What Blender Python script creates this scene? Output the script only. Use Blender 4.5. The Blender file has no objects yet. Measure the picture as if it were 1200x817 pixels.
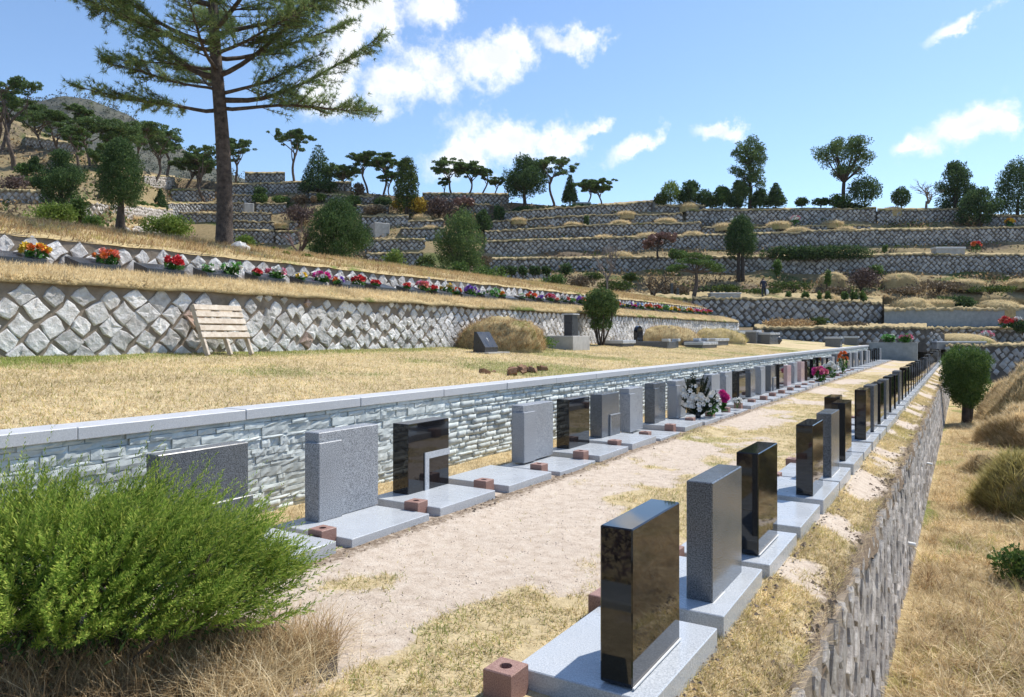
import bpy, math, random
import numpy as np
from mathutils import Vector, Matrix, Euler
R = math.radians
# ---------------------------------------------------------------- camera, sky, sun, exposure
SC = bpy.context.scene
COL = SC.collection
F, HY, VX, CZ = 870.0, 393.0, 1130.0, 1.7          # focal length in photo pixels, horizon row, row vanishing point, eye height
YAW = math.atan((VX - 600) / F)
CC, SS = math.cos(YAW), math.sin(YAW)
cam = bpy.data.cameras.new('camera')
camo = bpy.data.objects.new('camera', cam)
COL.objects.link(camo)
cam.sensor_width = 36
cam.lens = 36 * F / 1200
cam.shift_y = -(408.5 - HY) / 1200
cam.clip_start = 0.05
cam.clip_end = 6000
camo.location = (0, 0, CZ)
camo.rotation_euler = (R(90), 0, YAW)
SC.camera = camo

SUN_AZ = (0.43, 0.90)       # toward the sun, world x / y
SUN_EL = R(56)
world = bpy.data.worlds.new('World')
SC.world = world
world.use_nodes = True


def build_world():
    nt = world.node_tree
    nt.nodes.clear()
    N, L = nt.nodes.new, nt.links.new
    out = N('ShaderNodeOutputWorld')
    bg = N('ShaderNodeBackground')
    sky = N('ShaderNodeTexSky')
    sky.sky_type = 'NISHITA'
    sky.sun_disc = False
    sky.sun_elevation = SUN_EL
    sky.sun_rotation = math.atan2(SUN_AZ[0], SUN_AZ[1])
    sky.air_density = 1.0
    sky.dust_density = 0.25
    sky.ozone_density = 4.6
    bg.inputs['Strength'].default_value = 0.138
    tc = N('ShaderNodeTexCoord')
    nz = N('ShaderNodeTexNoise')
    nz.inputs['Scale'].default_value = 13
    nz.inputs['Detail'].default_value = 9
    nz.inputs['Roughness'].default_value = 0.62
    L(tc.outputs['Generated'], nz.inputs['Vector'])
    sub = N('ShaderNodeVectorMath'); sub.operation = 'SUBTRACT'
    sub.inputs[1].default_value = (0.5, 0.5, 0.5)
    L(nz.outputs['Color'], sub.inputs[0])
    sc = N('ShaderNodeVectorMath'); sc.operation = 'SCALE'; sc.inputs['Scale'].default_value = 0.085
    L(sub.outputs[0], sc.inputs[0])
    add = N('ShaderNodeVectorMath'); add.operation = 'ADD'
    L(tc.outputs['Generated'], add.inputs[0]); L(sc.outputs[0], add.inputs[1])
    # every cloud: direction (photo pixel for those in view), half width, half height (px), roll
    clouds = [(520, 84, 108, 46, -14), (455, 100, 60, 34, -10), (585, 66, 60, 34, 0), (600, 166, 92, 42, 6), (540, 190, 60, 34, 0), (650, 172, 55, 30, 8),
              (400, 70, 44, 72, 24), (430, 10, 70, 44, 10), (385, 110, 40, 34, 0), (510, 8, 46, 22, 0), (668, 48, 50, 22, -8),
              (740, 166, 40, 15, -30), (846, 154, 42, 15, 6), (690, 152, 30, 16, -25), (1140, 146, 70, 26, -14), (1190, 135, 40, 24, 0),
              (1122, 26, 34, 12, -24), (1064, 170, 16, 10, 0)]
    last = None
    dirs = []
    for (x, y, a, b, roll) in clouds:
        dirs.append((Vector((CC * (x - 600) / F - SS, SS * (x - 600) / F + CC, (HY - y) / F)), a / F, b / F, roll))
    rng = random.Random(5)
    for i in range(16):                                   # the same scattered cumulus on round the rest of the sky
        az = R(75 + i * 17.5 + rng.uniform(-5, 5)) + YAW
        el = R(rng.uniform(10, 48))
        dirs.append((Vector((-math.sin(az) * math.cos(el), math.cos(az) * math.cos(el), math.sin(el))), rng.uniform(.06, .13), rng.uniform(.03, .055), rng.uniform(-20, 20)))
    for (d, a, b, roll) in dirs:
        d = d.normalized()
        rt = d.cross(Vector((0, 0, 1))).normalized()
        up = rt.cross(d)
        q = R(-roll)
        ra = rt * math.cos(q) + up * math.sin(q)
        ua = up * math.cos(q) - rt * math.sin(q)
        m = Matrix((ra, ua, -d)).transposed()
        mp = N('ShaderNodeMapping'); mp.vector_type = 'TEXTURE'
        mp.inputs['Location'].default_value = d
        mp.inputs['Rotation'].default_value = m.to_euler('XYZ')
        mp.inputs['Scale'].default_value = (a * .74, b * .74, .5)
        L(add.outputs[0], mp.inputs['Vector'])
        ln = N('ShaderNodeVectorMath'); ln.operation = 'LENGTH'
        L(mp.outputs[0], ln.inputs[0])
        if last is None:
            last = ln.outputs['Value']
        else:
            mn = N('ShaderNodeMath'); mn.operation = 'SMOOTH_MIN'; mn.inputs[2].default_value = 0.35
            L(last, mn.inputs[0]); L(ln.outputs['Value'], mn.inputs[1])
            last = mn.outputs[0]
    nz2 = N('ShaderNodeTexNoise')
    nz2.inputs['Scale'].default_value = 26; nz2.inputs['Detail'].default_value = 10; nz2.inputs['Roughness'].default_value = 0.66
    L(tc.outputs['Generated'], nz2.inputs['Vector'])
    ms = N('ShaderNodeMath'); ms.operation = 'MULTIPLY_ADD'
    ms.inputs[1].default_value = 2.6; ms.inputs[2].default_value = -1.3
    L(nz2.outputs['Fac'], ms.inputs[0])
    ad = N('ShaderNodeMath'); ad.operation = 'ADD'
    L(last, ad.inputs[0]); L(ms.outputs[0], ad.inputs[1])
    mr = N('ShaderNodeMapRange'); mr.interpolation_type = 'SMOOTHSTEP'
    mr.inputs['From Min'].default_value = 1.28; mr.inputs['From Max'].default_value = 0.22
    L(ad.outputs[0], mr.inputs['Value'])
    # grey bellies in the thick middle
    nz3 = N('ShaderNodeTexNoise'); nz3.inputs['Scale'].default_value = 9; nz3.inputs['Detail'].default_value = 5
    L(tc.outputs['Generated'], nz3.inputs['Vector'])
    ad3 = N('ShaderNodeMath'); ad3.operation = 'MULTIPLY_ADD'; ad3.inputs[1].default_value = 1.3; ad3.inputs[2].default_value = -.55
    L(nz3.outputs['Fac'], ad3.inputs[0])
    ad4 = N('ShaderNodeMath'); ad4.operation = 'ADD'
    L(ad3.outputs[0], ad4.inputs[0]); L(last, ad4.inputs[1])
    mr2 = N('ShaderNodeMapRange'); mr2.interpolation_type = 'SMOOTHSTEP'
    mr2.inputs['From Min'].default_value = 0.15; mr2.inputs['From Max'].default_value = 0.7
    L(ad4.outputs[0], mr2.inputs['Value'])
    cc = N('ShaderNodeMix'); cc.data_type = 'RGBA'
    cc.inputs['A'].default_value = (4.9, 5.1, 5.5, 1); cc.inputs['B'].default_value = (6.1, 6.2, 6.3, 1)
    L(mr2.outputs[0], cc.inputs['Factor'])
    mx = N('ShaderNodeMix'); mx.data_type = 'RGBA'
    L(mr.outputs[0], mx.inputs['Factor'])
    L(sky.outputs[0], mx.inputs['A']); L(cc.outputs['Result'], mx.inputs['B'])
    L(mx.outputs['Result'], bg.inputs['Color'])
    L(bg.outputs[0], out.inputs['Surface'])


build_world()
sun = bpy.data.lights.new('sun', 'SUN')
sun.energy = 4.2
sun.angle = R(0.53)
sun.color = (1.0, 0.95, 0.87)
suno = bpy.data.objects.new('sun', sun)
COL.objects.link(suno)
_a = math.atan2(SUN_AZ[1], SUN_AZ[0])
_sd = Vector((math.cos(_a) * math.cos(SUN_EL), math.sin(_a) * math.cos(SUN_EL), math.sin(SUN_EL)))
suno.rotation_euler = _sd.to_track_quat('Z', 'Y').to_euler()
suno.location = _sd * 50
SC.view_settings.view_transform = 'Standard'
SC.view_settings.look = 'None'
SC.view_settings.gamma = 1
SC.view_settings.exposure = 0.5
SC.view_settings.use_curve_mapping = False
SC.cycles.use_denoising = True
SC.cycles.max_bounces = 6
SC.cycles.transparent_max_bounces = 6

# ---------------------------------------------------------------- helpers
rnd = random.Random(11)


def P(x, y, d):
    """world point seen at photo pixel (x, y) at forward distance d"""
    r = (x - 600) / F * d
    return Vector((CC * r - SS * d, SS * r + CC * d, CZ - (y - HY) / F * d))


def YonX(x, X):
    """world y and distance where the sight line of photo column x meets the plane X"""
    t = (x - 600) / F
    d = X / (CC * t - SS)
    return d * (SS * t + CC), d


def vnoise(x, y, seed=0):
    x = np.asarray(x, float); y = np.asarray(y, float)
    xi = np.floor(x).astype(np.int64); yi = np.floor(y).astype(np.int64)
    xf = x - xi; yf = y - yi
    u = xf * xf * (3 - 2 * xf); v = yf * yf * (3 - 2 * yf)

    def h(a, b):
        n = (a * 374761393 + b * 668265263 + seed * 974634541) & 0xffffffff
        n = ((n ^ (n >> 13)) * 1274126177) & 0xffffffff
        return ((n ^ (n >> 16)) & 0xffff) / 65535.0
    return (h(xi, yi) * (1 - u) + h(xi + 1, yi) * u) * (1 - v) + (h(xi, yi + 1) * (1 - u) + h(xi + 1, yi + 1) * u) * v


def fbm(x, y, seed=0, o=4):
    s = 0; a = .5
    for i in range(o):
        s = s + a * vnoise(np.asarray(x) * 2 ** i, np.asarray(y) * 2 ** i, seed + i * 7)
        a *= .5
    return s / (1 - .5 ** o)


def sstep(a, b, x):
    t = np.clip((np.asarray(x, float) - a) / (b - a), 0, 1)
    return t * t * (3 - 2 * t)


def tag(o, label=None, cat=None, group=None, kind=None):
    if label: o['label'] = label
    if cat: o['category'] = cat
    if group: o['group'] = group
    if kind: o['kind'] = kind
    return o


def link(name, me, parent=None):
    o = bpy.data.objects.new(name, me)
    COL.objects.link(o)
    if parent is not None: o.parent = parent
    return o


def empty(name, loc=(0, 0, 0), rz=0, label=None, cat=None, group=None):
    o = bpy.data.objects.new(name, None)
    COL.objects.link(o)
    o.empty_display_size = .1
    o.location = loc
    o.rotation_euler = (0, 0, rz)
    return tag(o, label, cat, group)


def mesh(name, v, f, mat, smooth=False):
    me = bpy.data.meshes.new(name)
    me.from_pydata([tuple(p) for p in v], [], f)
    for m in (mat if isinstance(mat, (list, tuple)) else [mat]): me.materials.append(m)
    if smooth: me.polygons.foreach_set('use_smooth', [True] * len(me.polygons))
    me.update()
    return me


def part(name, v, f, mat, parent=None, smooth=False):
    return link(name, mesh(name, v, f, mat, smooth), parent)


def mesh_np(name, V, mat, smooth=False):
    """V (n, k, 3): n loose polygons of k corners"""
    V = np.ascontiguousarray(V, np.float32)
    n, k = V.shape[:2]
    me = bpy.data.meshes.new(name)
    me.vertices.add(n * k); me.vertices.foreach_set('co', V.reshape(-1))
    me.loops.add(n * k); me.loops.foreach_set('vertex_index', np.arange(n * k, dtype=np.int32))
    me.polygons.add(n); me.polygons.foreach_set('loop_start', np.arange(0, n * k, k, dtype=np.int32))
    me.materials.append(mat)
    if smooth: me.polygons.foreach_set('use_smooth', [True] * n)
    me.update(calc_edges=True)
    return me


def mesh_idx(name, V, Q, mat, smooth=False, attr=None):
    """V (n,3) vertices, Q (m,4) quads"""
    V = np.ascontiguousarray(V, np.float32); Q = np.ascontiguousarray(Q, np.int32)
    me = bpy.data.meshes.new(name)
    me.vertices.add(len(V)); me.vertices.foreach_set('co', V.reshape(-1))
    me.loops.add(Q.size); me.loops.foreach_set('vertex_index', Q.reshape(-1))
    me.polygons.add(len(Q)); me.polygons.foreach_set('loop_start', np.arange(0, Q.size, Q.shape[1], dtype=np.int32))
    me.materials.append(mat)
    if smooth: me.polygons.foreach_set('use_smooth', [True] * len(Q))
    if attr:
        for an, av in attr.items():
            a = me.attributes.new(an, 'FLOAT', 'POINT')
            a.data.foreach_set('value', np.ascontiguousarray(av, np.float32).reshape(-1))
    me.update(calc_edges=True)
    return me


def grid(name, G, mat, smooth=True, attr=None, flip=False):
    n, m = G.shape[:2]
    i = np.arange(n * m).reshape(n, m)
    Q = np.stack([i[:-1, :-1], i[1:, :-1], i[1:, 1:], i[:-1, 1:]], -1).reshape(-1, 4)
    if flip: Q = Q[:, ::-1]
    return mesh_idx(name, G.reshape(-1, 3), Q, mat, smooth, attr)


class MB:
    def __init__(s): s.v = []; s.f = []

    def add(s, v, f):
        n = len(s.v); s.v += [tuple(p) for p in v]; s.f += [tuple(i + n for i in q) for q in f]; return s

    def box(s, x0, x1, y0, y1, z0, z1, ch=0.0):
        if x0 > x1: x0, x1 = x1, x0
        if y0 > y1: y0, y1 = y1, y0
        if ch <= 0:
            v = [(x, y, z) for z in (z0, z1) for y in (y0, y1) for x in (x0, x1)]
            return s.add(v, [(0, 2, 3, 1), (4, 5, 7, 6), (0, 1, 5, 4), (2, 6, 7, 3), (0, 4, 6, 2), (1, 3, 7, 5)])
        v = []; idx = {}
        X = (x0, x1); Y = (y0, y1); Z = (z0, z1)
        for i in (0, 1):
            for j in (0, 1):
                for k in (0, 1):
                    sx = ch if i == 0 else -ch; sy = ch if j == 0 else -ch; sz = ch if k == 0 else -ch
                    idx[i, j, k, 0] = len(v); v.append((X[i], Y[j] + sy, Z[k] + sz))
                    idx[i, j, k, 1] = len(v); v.append((X[i] + sx, Y[j], Z[k] + sz))
                    idx[i, j, k, 2] = len(v); v.append((X[i] + sx, Y[j] + sy, Z[k]))
        f = []
        g = lambda *a: idx[a]
        f += [(g(0, 0, 0, 0), g(0, 0, 1, 0), g(0, 1, 1, 0), g(0, 1, 0, 0)), (g(1, 0, 0, 0), g(1, 1, 0, 0), g(1, 1, 1, 0), g(1, 0, 1, 0)),
              (g(0, 0, 0, 1), g(1, 0, 0, 1), g(1, 0, 1, 1), g(0, 0, 1, 1)), (g(0, 1, 0, 1), g(0, 1, 1, 1), g(1, 1, 1, 1), g(1, 1, 0, 1)),
              (g(0, 0, 0, 2), g(0, 1, 0, 2), g(1, 1, 0, 2), g(1, 0, 0, 2)), (g(0, 0, 1, 2), g(1, 0, 1, 2), g(1, 1, 1, 2), g(0, 1, 1, 2))]
        for a in (0, 1):
            for b in (0, 1):
                f += [(g(a, b, 0, 0), g(a, b, 1, 0), g(a, b, 1, 1), g(a, b, 0, 1)), (g(a, 0, b, 0), g(a, 1, b, 0), g(a, 1, b, 2), g(a, 0, b, 2)),
                      (g(0, a, b, 1), g(1, a, b, 1), g(1, a, b, 2), g(0, a, b, 2))]
                for c_ in (0, 1): f.append((g(a, b, c_, 0), g(a, b, c_, 1), g(a, b, c_, 2)))
        return s.add(v, f)

    def tube(s, pts, rad, seg=7, cap=True):
        pts = [Vector(p) for p in pts]
        v = []; f = []
        up = Vector((.3, .9, .2)).normalized()
        for i, p in enumerate(pts):
            t = (pts[min(i + 1, len(pts) - 1)] - pts[max(i - 1, 0)])
            t = t.normalized() if t.length > 1e-9 else Vector((0, 0, 1))
            a = t.cross(up)
            if a.length < .05: a = t.cross(Vector((1, 0, 0)))
            a.normalize(); b = t.cross(a)
            for k in range(seg):
                q = 2 * math.pi * k / seg
                v.append(p + (a * math.cos(q) + b * math.sin(q)) * rad[i])
        for i in range(len(pts) - 1):
            for k in range(seg):
                k2 = (k + 1) % seg
                f.append((i * seg + k, i * seg + k2, (i + 1) * seg + k2, (i + 1) * seg + k))
        if cap:
            f.append(tuple(range(seg))[::-1]); f.append(tuple((len(pts) - 1) * seg + k for k in range(seg)))
        return s.add(v, f)

    def prism(s, poly, axis, a, b):
        """extrude a polygon (u, w) along an axis: 'x' -> (a..b, u, w), 'y' -> (u, a..b, w), 'z' -> (u, w, a..b)"""
        n = len(poly)
        g = {'x': lambda u, w, t: (t, u, w), 'y': lambda u, w, t: (u, t, w), 'z': lambda u, w, t: (u, w, t)}[axis]
        v = [g(u, w, a) for u, w in poly] + [g(u, w, b) for u, w in poly]
        f = [tuple(range(n))[::-1], tuple(range(n, 2 * n))] + [(i, (i + 1) % n, n + (i + 1) % n, n + i) for i in range(n)]
        return s.add(v, f)

    def out(s, name, mat, parent=None, smooth=False, fix=False):
        o = part(name, s.v, s.f, mat, parent, smooth)
        if fix:
            import bmesh
            bm = bmesh.new(); bm.from_mesh(o.data); bmesh.ops.recalc_face_normals(bm, faces=bm.faces); bm.to_mesh(o.data); bm.free()
        return o


ONES = ['first', 'second', 'third', 'fourth', 'fifth', 'sixth', 'seventh', 'eighth', 'ninth', 'tenth', 'eleventh', 'twelfth', 'thirteenth', 'fourteenth',
        'fifteenth', 'sixteenth', 'seventeenth', 'eighteenth', 'nineteenth']
TENS = {2: ('twentieth', 'twenty'), 3: ('thirtieth', 'thirty'), 4: ('fortieth', 'forty'), 5: ('fiftieth', 'fifty')}


def nth(k):
    if k < 20: return ONES[k - 1]
    return TENS[k // 10][0] if k % 10 == 0 else TENS[k // 10][1] + '-' + ONES[k % 10 - 1]


# ---------------------------------------------------------------- materials
def newmat(name):
    m = bpy.data.materials.new(name); m.use_nodes = True
    nt = m.node_tree
    return m, nt, nt.nodes['Principled BSDF'], nt.nodes['Material Output']


def ramp(nt, stops, fac):
    r = nt.nodes.new('ShaderNodeValToRGB')
    e = r.color_ramp.elements
    while len(e) < len(stops): e.new(.5)
    for i, (p, c) in enumerate(stops):
        e[i].position = p; e[i].color = (*c, 1)
    nt.links.new(fac, r.inputs['Fac'])
    return r.outputs['Color']


def noise(nt, scale, detail=4, rough=.55, vec=None, obj=True):
    n = nt.nodes.new('ShaderNodeTexNoise')
    n.inputs['Scale'].default_value = scale; n.inputs['Detail'].default_value = detail; n.inputs['Roughness'].default_value = rough
    if vec is None:
        t = nt.nodes.new('ShaderNodeNewGeometry')
        vec = t.outputs['Position']
    nt.links.new(vec, n.inputs['Vector'])
    return n.outputs['Fac']


def mixc(nt, fac, a, b, mode='MIX'):
    m = nt.nodes.new('ShaderNodeMix'); m.data_type = 'RGBA'; m.blend_type = mode
    for s, v in (('Factor', fac), ('A', a), ('B', b)):
        if hasattr(v, 'is_linked') or hasattr(v, 'links'): nt.links.new(v, m.inputs[s])
        elif s == 'Factor': m.inputs[s].default_value = v
        else: m.inputs[s].default_value = (*v, 1) if len(v) == 3 else v
    return m.outputs['Result']


def bump(nt, bsdf, height, strength=.5, dist=.02):
    b = nt.nodes.new('ShaderNodeBump'); b.inputs['Strength'].default_value = strength; b.inputs['Distance'].default_value = dist
    nt.links.new(height, b.inputs['Height']); nt.links.new(b.outputs[0], bsdf.inputs['Normal'])


def attr(nt, name):
    a = nt.nodes.new('ShaderNodeAttribute'); a.attribute_name = name
    return a.outputs['Fac']


def island(nt):
    return nt.nodes.new('ShaderNodeNewGeometry').outputs['Random Per Island']


def objrand(nt):
    return nt.nodes.new('ShaderNodeObjectInfo').outputs['Random']


def granite(name, dark, light, rough, speck=260, spec=.5, mix=(.35, .65), big=.25):
    m, nt, b, o = newmat(name)
    n1 = noise(nt, speck, 3, .7)
    c = ramp(nt, [(mix[0], dark), (mix[1], light)], n1)
    n2 = noise(nt, 2.3, 4)
    c2 = mixc(nt, ramp(nt, [(.3, (0, 0, 0)), (.75, (big, big, big))], n2), c, dark)
    nt.links.new(c2, b.inputs['Base Color'])
    b.inputs['Roughness'].default_value = rough
    b.inputs['Specular IOR Level'].default_value = spec
    r = ramp(nt, [(.3, (rough * .8,) * 3), (.8, (min(1, rough * 1.5 + .02),) * 3)], noise(nt, 5, 5))
    nt.links.new(r, b.inputs['Roughness'])
    return m


M = {}
M['black'] = granite('black_granite', (.004, .004, .005), (.016, .016, .018), .03, 300, .6, big=.1)
M['grey'] = granite('grey_granite', (.10, .108, .12), (.46, .48, .505), .34, 120, mix=(.38, .60))
M['greyd'] = granite('dark_grey_granite', (.03, .035, .04), (.20, .215, .235), .16, 130, mix=(.38, .62))
M['slab'] = granite('light_granite_slab', (.30, .325, .35), (.60, .625, .65), .24, 140)
M['pink'] = granite('pink_granite', (.17, .085, .065), (.42, .26, .215), .55, 190)
M['pinkm'] = granite('pink_marble', (.42, .28, .27), (.55, .40, .38), .2, 40)
M['coping'] = granite('coping_granite', (.40, .41, .425), (.58, .59, .60), .5, 150)
M['blackd'] = granite('slate_plaque_granite', (.015, .017, .02), (.06, .065, .075), .28, 220)
M['marble'] = granite('white_marble', (.55, .55, .54), (.74, .74, .73), .4, 6)


def stonemat(name, cols, scale=6, bstr=.6, isl=True, rough=.85, dist=.02, var=(.68, 1.22)):
    m, nt, b, o = newmat(name)
    n = noise(nt, scale, 7, .65)
    c = ramp(nt, [(.3, cols[0]), (.5, cols[1]), (.72, cols[2])], n)
    iv = island(nt) if isl else objrand(nt)
    b.inputs['Specular IOR Level'].default_value = .2
    hv = nt.nodes.new('ShaderNodeHueSaturation')
    mr = nt.nodes.new('ShaderNodeMapRange'); mr.inputs['To Min'].default_value = var[0]; mr.inputs['To Max'].default_value = var[1]
    nt.links.new(iv, mr.inputs['Value']); nt.links.new(mr.outputs[0], hv.inputs['Value']); nt.links.new(c, hv.inputs['Color'])
    nt.links.new(hv.outputs[0], b.inputs['Base Color'])
    b.inputs['Roughness'].default_value = rough
    bump(nt, b, noise(nt, scale * 3.5, 8, .7), bstr, dist)
    return m


M['wstone'] = stonemat('pale_rubble_stone', [(.44, .41, .38), (.66, .64, .615), (.83, .82, .80)], 7, .9, False, dist=.03)
M['wstone_i'] = stonemat('pale_rubble_stone_far', [(.44, .41, .38), (.66, .64, .615), (.83, .82, .80)], 7, .9, True, dist=.03)
M['pinkstone'] = stonemat('pinkish_rubble_stone', [(.38, .26, .20), (.52, .38, .31), (.62, .50, .43)], 7, .8, False)
M['rstone'] = stonemat('weathered_rubble_stone', [(.27, .235, .20), (.46, .42, .375), (.66, .62, .57)], 6, .9, False, dist=.03)
M['rstone_i'] = stonemat('weathered_rubble_stone_far', [(.27, .235, .20), (.46, .42, .375), (.66, .62, .57)], 6, .9, True, dist=.03)
M['hstone'] = stonemat('hillside_wall_stone', [(.25, .25, .245), (.38, .38, .37), (.53, .525, .51)], 3, .5, True)
M['ledge'] = stonemat('blue_grey_ledge_stone', [(.42, .455, .44), (.555, .595, .575), (.67, .71, .69)], 5, .5, False, dist=.010, var=(.82, 1.12))
M['ledge_i'] = stonemat('blue_grey_ledge_stone_far', [(.42, .455, .44), (.555, .595, .575), (.67, .71, .69)], 5, .5, True, dist=.010, var=(.82, 1.12))


def plain(name, c1, c2, scale=4, rough=.9, bstr=.4, dist=.02, det=6):
    m, nt, b, o = newmat(name)
    nt.links.new(ramp(nt, [(.3, c1), (.7, c2)], noise(nt, scale, det, .6)), b.inputs['Base Color'])
    b.inputs['Roughness'].default_value = rough
    if bstr: bump(nt, b, noise(nt, scale * 4, 6, .7), bstr, dist)
    return m


M['mortar'] = plain('brown_mortar', (.17, .135, .10), (.30, .25, .195), 5, .95, .7)
M['mortard'] = plain('dark_joint', (.06, .054, .047), (.15, .135, .115), 1.5, .95, .5)
M['ledgeback'] = plain('wall_backing', (.26, .28, .27), (.36, .38, .37), 8)
M['concrete'] = plain('pale_concrete', (.20, .225, .23), (.30, .325, .33), 3, .85, .3)
M['concreted'] = plain('weathered_concrete', (.30, .29, .27), (.48, .47, .44), 3, .85, .3)
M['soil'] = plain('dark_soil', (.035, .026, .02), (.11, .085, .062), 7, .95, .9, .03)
M['wood'] = plain('bleached_wood', (.46, .37, .275), (.70, .62, .51), 9, .85, .4)
M['bark'] = plain('pine_bark', (.035, .026, .022), (.15, .115, .095), 9, .95, 1.0, .05)
M['barkr'] = plain('red_pine_bark', (.06, .045, .036), (.17, .125, .095), 4, .95, .5)
M['barkd'] = plain('dark_bark', (.03, .024, .02), (.09, .07, .055), 6, .95, .5)
M['barkp'] = plain('pale_twig_bark', (.16, .13, .11), (.30, .25, .21), 6, .95, .3)
M['twig'] = plain('purple_brown_twig', (.13, .085, .075), (.25, .17, .15), 6, .95, .2)
M['gravel'] = stonemat('loose_gravel', [(.30, .22, .18), (.50, .41, .35), (.68, .60, .54)], 30, .2)
M['crumb'] = plain('soil_crumb', (.14, .10, .07), (.32, .25, .18), 20, .95, .3)
M['pipe'] = plain('white_plastic_pipe', (.66, .66, .63), (.78, .78, .76), 3, .5, 0)


def leafmat(name, c1, c2, c3, trans=.25, rough=.6, mottle=0):
    m, nt, b, o = newmat(name)
    c = ramp(nt, [(0, c1), (.55, c2), (1, c3)], island(nt))
    big = ramp(nt, [(.3, (.72, .72, .72)), (.7, (1.2, 1.2, 1.2))], noise(nt, 1.1, 3))
    c = mixc(nt, 1.0, c, big, 'MULTIPLY')
    if mottle: c = mixc(nt, 1.0, c, ramp(nt, [(.32, (.66, .63, .58)), (.62, (1.32, 1.32, 1.32))], noise(nt, mottle, 5, .7)), 'MULTIPLY')
    nt.links.new(c, b.inputs['Base Color'])
    b.inputs['Roughness'].default_value = rough
    b.inputs['Specular IOR Level'].default_value = .12
    t = nt.nodes.new('ShaderNodeBsdfTranslucent')
    nt.links.new(c, t.inputs['Color'])
    mx = nt.nodes.new('ShaderNodeMixShader'); mx.inputs[0].default_value = trans
    nt.links.new(b.outputs[0], mx.inputs[1]); nt.links.new(t.outputs[0], mx.inputs[2])
    nt.links.new(mx.outputs[0], o.inputs['Surface'])
    return m


M['needle'] = leafmat('pine_needles', (.09, .155, .065), (.18, .265, .10), (.36, .40, .15), .45)
M['pine'] = leafmat('red_pine_foliage', (.055, .10, .036), (.105, .17, .055), (.19, .25, .085), .32, .8)
M['conifer'] = leafmat('dark_conifer_foliage', (.033, .068, .027), (.065, .118, .041), (.13, .19, .066), .3, .8)
M['olive'] = leafmat('olive_conifer_foliage', (.038, .065, .018), (.072, .112, .028), (.14, .175, .045), .22, .8)
M['shrub'] = leafmat('green_shrub_foliage', (.05, .10, .027), (.095, .165, .042), (.165, .235, .062), .3)
M['bright'] = leafmat('bright_shrub_foliage', (.09, .15, .03), (.155, .23, .05), (.25, .32, .075), .35)
M['juniper'] = leafmat('juniper_foliage', (.12, .205, .03), (.235, .345, .05), (.47, .51, .11), .42)
M['drybush'] = leafmat('dry_brown_bush', (.11, .085, .06), (.19, .145, .095), (.27, .215, .14), .15)
M['purplebush'] = leafmat('purple_brown_bush', (.09, .06, .055), (.14, .10, .09), (.20, .145, .12), .1)
M['drygrass'] = leafmat('dry_grass_blades', (.50, .385, .21), (.69, .56, .345), (.82, .71, .48), .35, .8, mottle=9)
M['straw'] = leafmat('brown_straw', (.27, .175, .09), (.44, .31, .165), (.60, .46, .27), .25, .8, mottle=9)
M['greengrass'] = leafmat('green_grass_blades', (.15, .19, .045), (.25, .30, .075), (.38, .41, .13), .35, .8, mottle=9)
M['olivegrass'] = leafmat('fading_grass_blades', (.31, .28, .09), (.47, .41, .16), (.60, .52, .24), .35, .8, mottle=9)


def groundmat(name, base, grass, green, aname=True, scale=1.0, bstr=.6):
    """bare ground / dry turf / green turf by the cover attributes g (turf) and v (green)"""
    m, nt, b, o = newmat(name)
    nz = noise(nt, 9 * scale, 8, .7)
    nf = noise(nt, 110 * scale, 5, .75)
    cb = ramp(nt, [(.25, base[0]), (.5, base[1]), (.78, base[2])], nz)
    cb = mixc(nt, .55, cb, ramp(nt, [(.35, (.55, .55, .55)), (.65, (1.25, 1.25, 1.25))], nf), 'MULTIPLY')
    cg = ramp(nt, [(.25, grass[0]), (.5, grass[1]), (.78, grass[2])], nf)
    cg = mixc(nt, .8, cg, ramp(nt, [(.3, (.62, .60, .56)), (.7, (1.28, 1.28, 1.28))], noise(nt, 9 * scale, 6, .7)), 'MULTIPLY')
    cv = ramp(nt, [(.3, green[0]), (.7, green[1])], nf)
    def broken(an, sc_, k):
        n_ = noise(nt, sc_, 6, .75)
        q = nt.nodes.new('ShaderNodeMath'); q.operation = 'MULTIPLY_ADD'; q.inputs[1].default_value = k; q.inputs[2].default_value = -k * .5
        nt.links.new(n_, q.inputs[0])
        a2 = nt.nodes.new('ShaderNodeMath'); a2.operation = 'ADD'
        nt.links.new(q.outputs[0], a2.inputs[0]); nt.links.new(attr(nt, an), a2.inputs[1])
        mr = nt.nodes.new('ShaderNodeMapRange'); mr.interpolation_type = 'SMOOTHSTEP'
        mr.inputs['From Min'].default_value = .3; mr.inputs['From Max'].default_value = .7
        nt.links.new(a2.outputs[0], mr.inputs['Value'])
        return mr.outputs[0]
    t1 = mixc(nt, broken('v', 22 * scale, 1.6), cg, cv)
    t2 = mixc(nt, broken('g', 26 * scale, 1.6), cb, t1)
    ce = ramp(nt, [(.3, (.13, .095, .065)), (.7, (.30, .23, .165))], nz)
    t2 = mixc(nt, broken('e', 20 * scale, 1.4), t2, ce)
    nt.links.new(t2, b.inputs['Base Color'])
    b.inputs['Roughness'].default_value = .95
    b.inputs['Specular IOR Level'].default_value = .1
    bump(nt, b, noise(nt, 40 * scale, 8, .75), bstr, .03)
    return m


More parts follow.
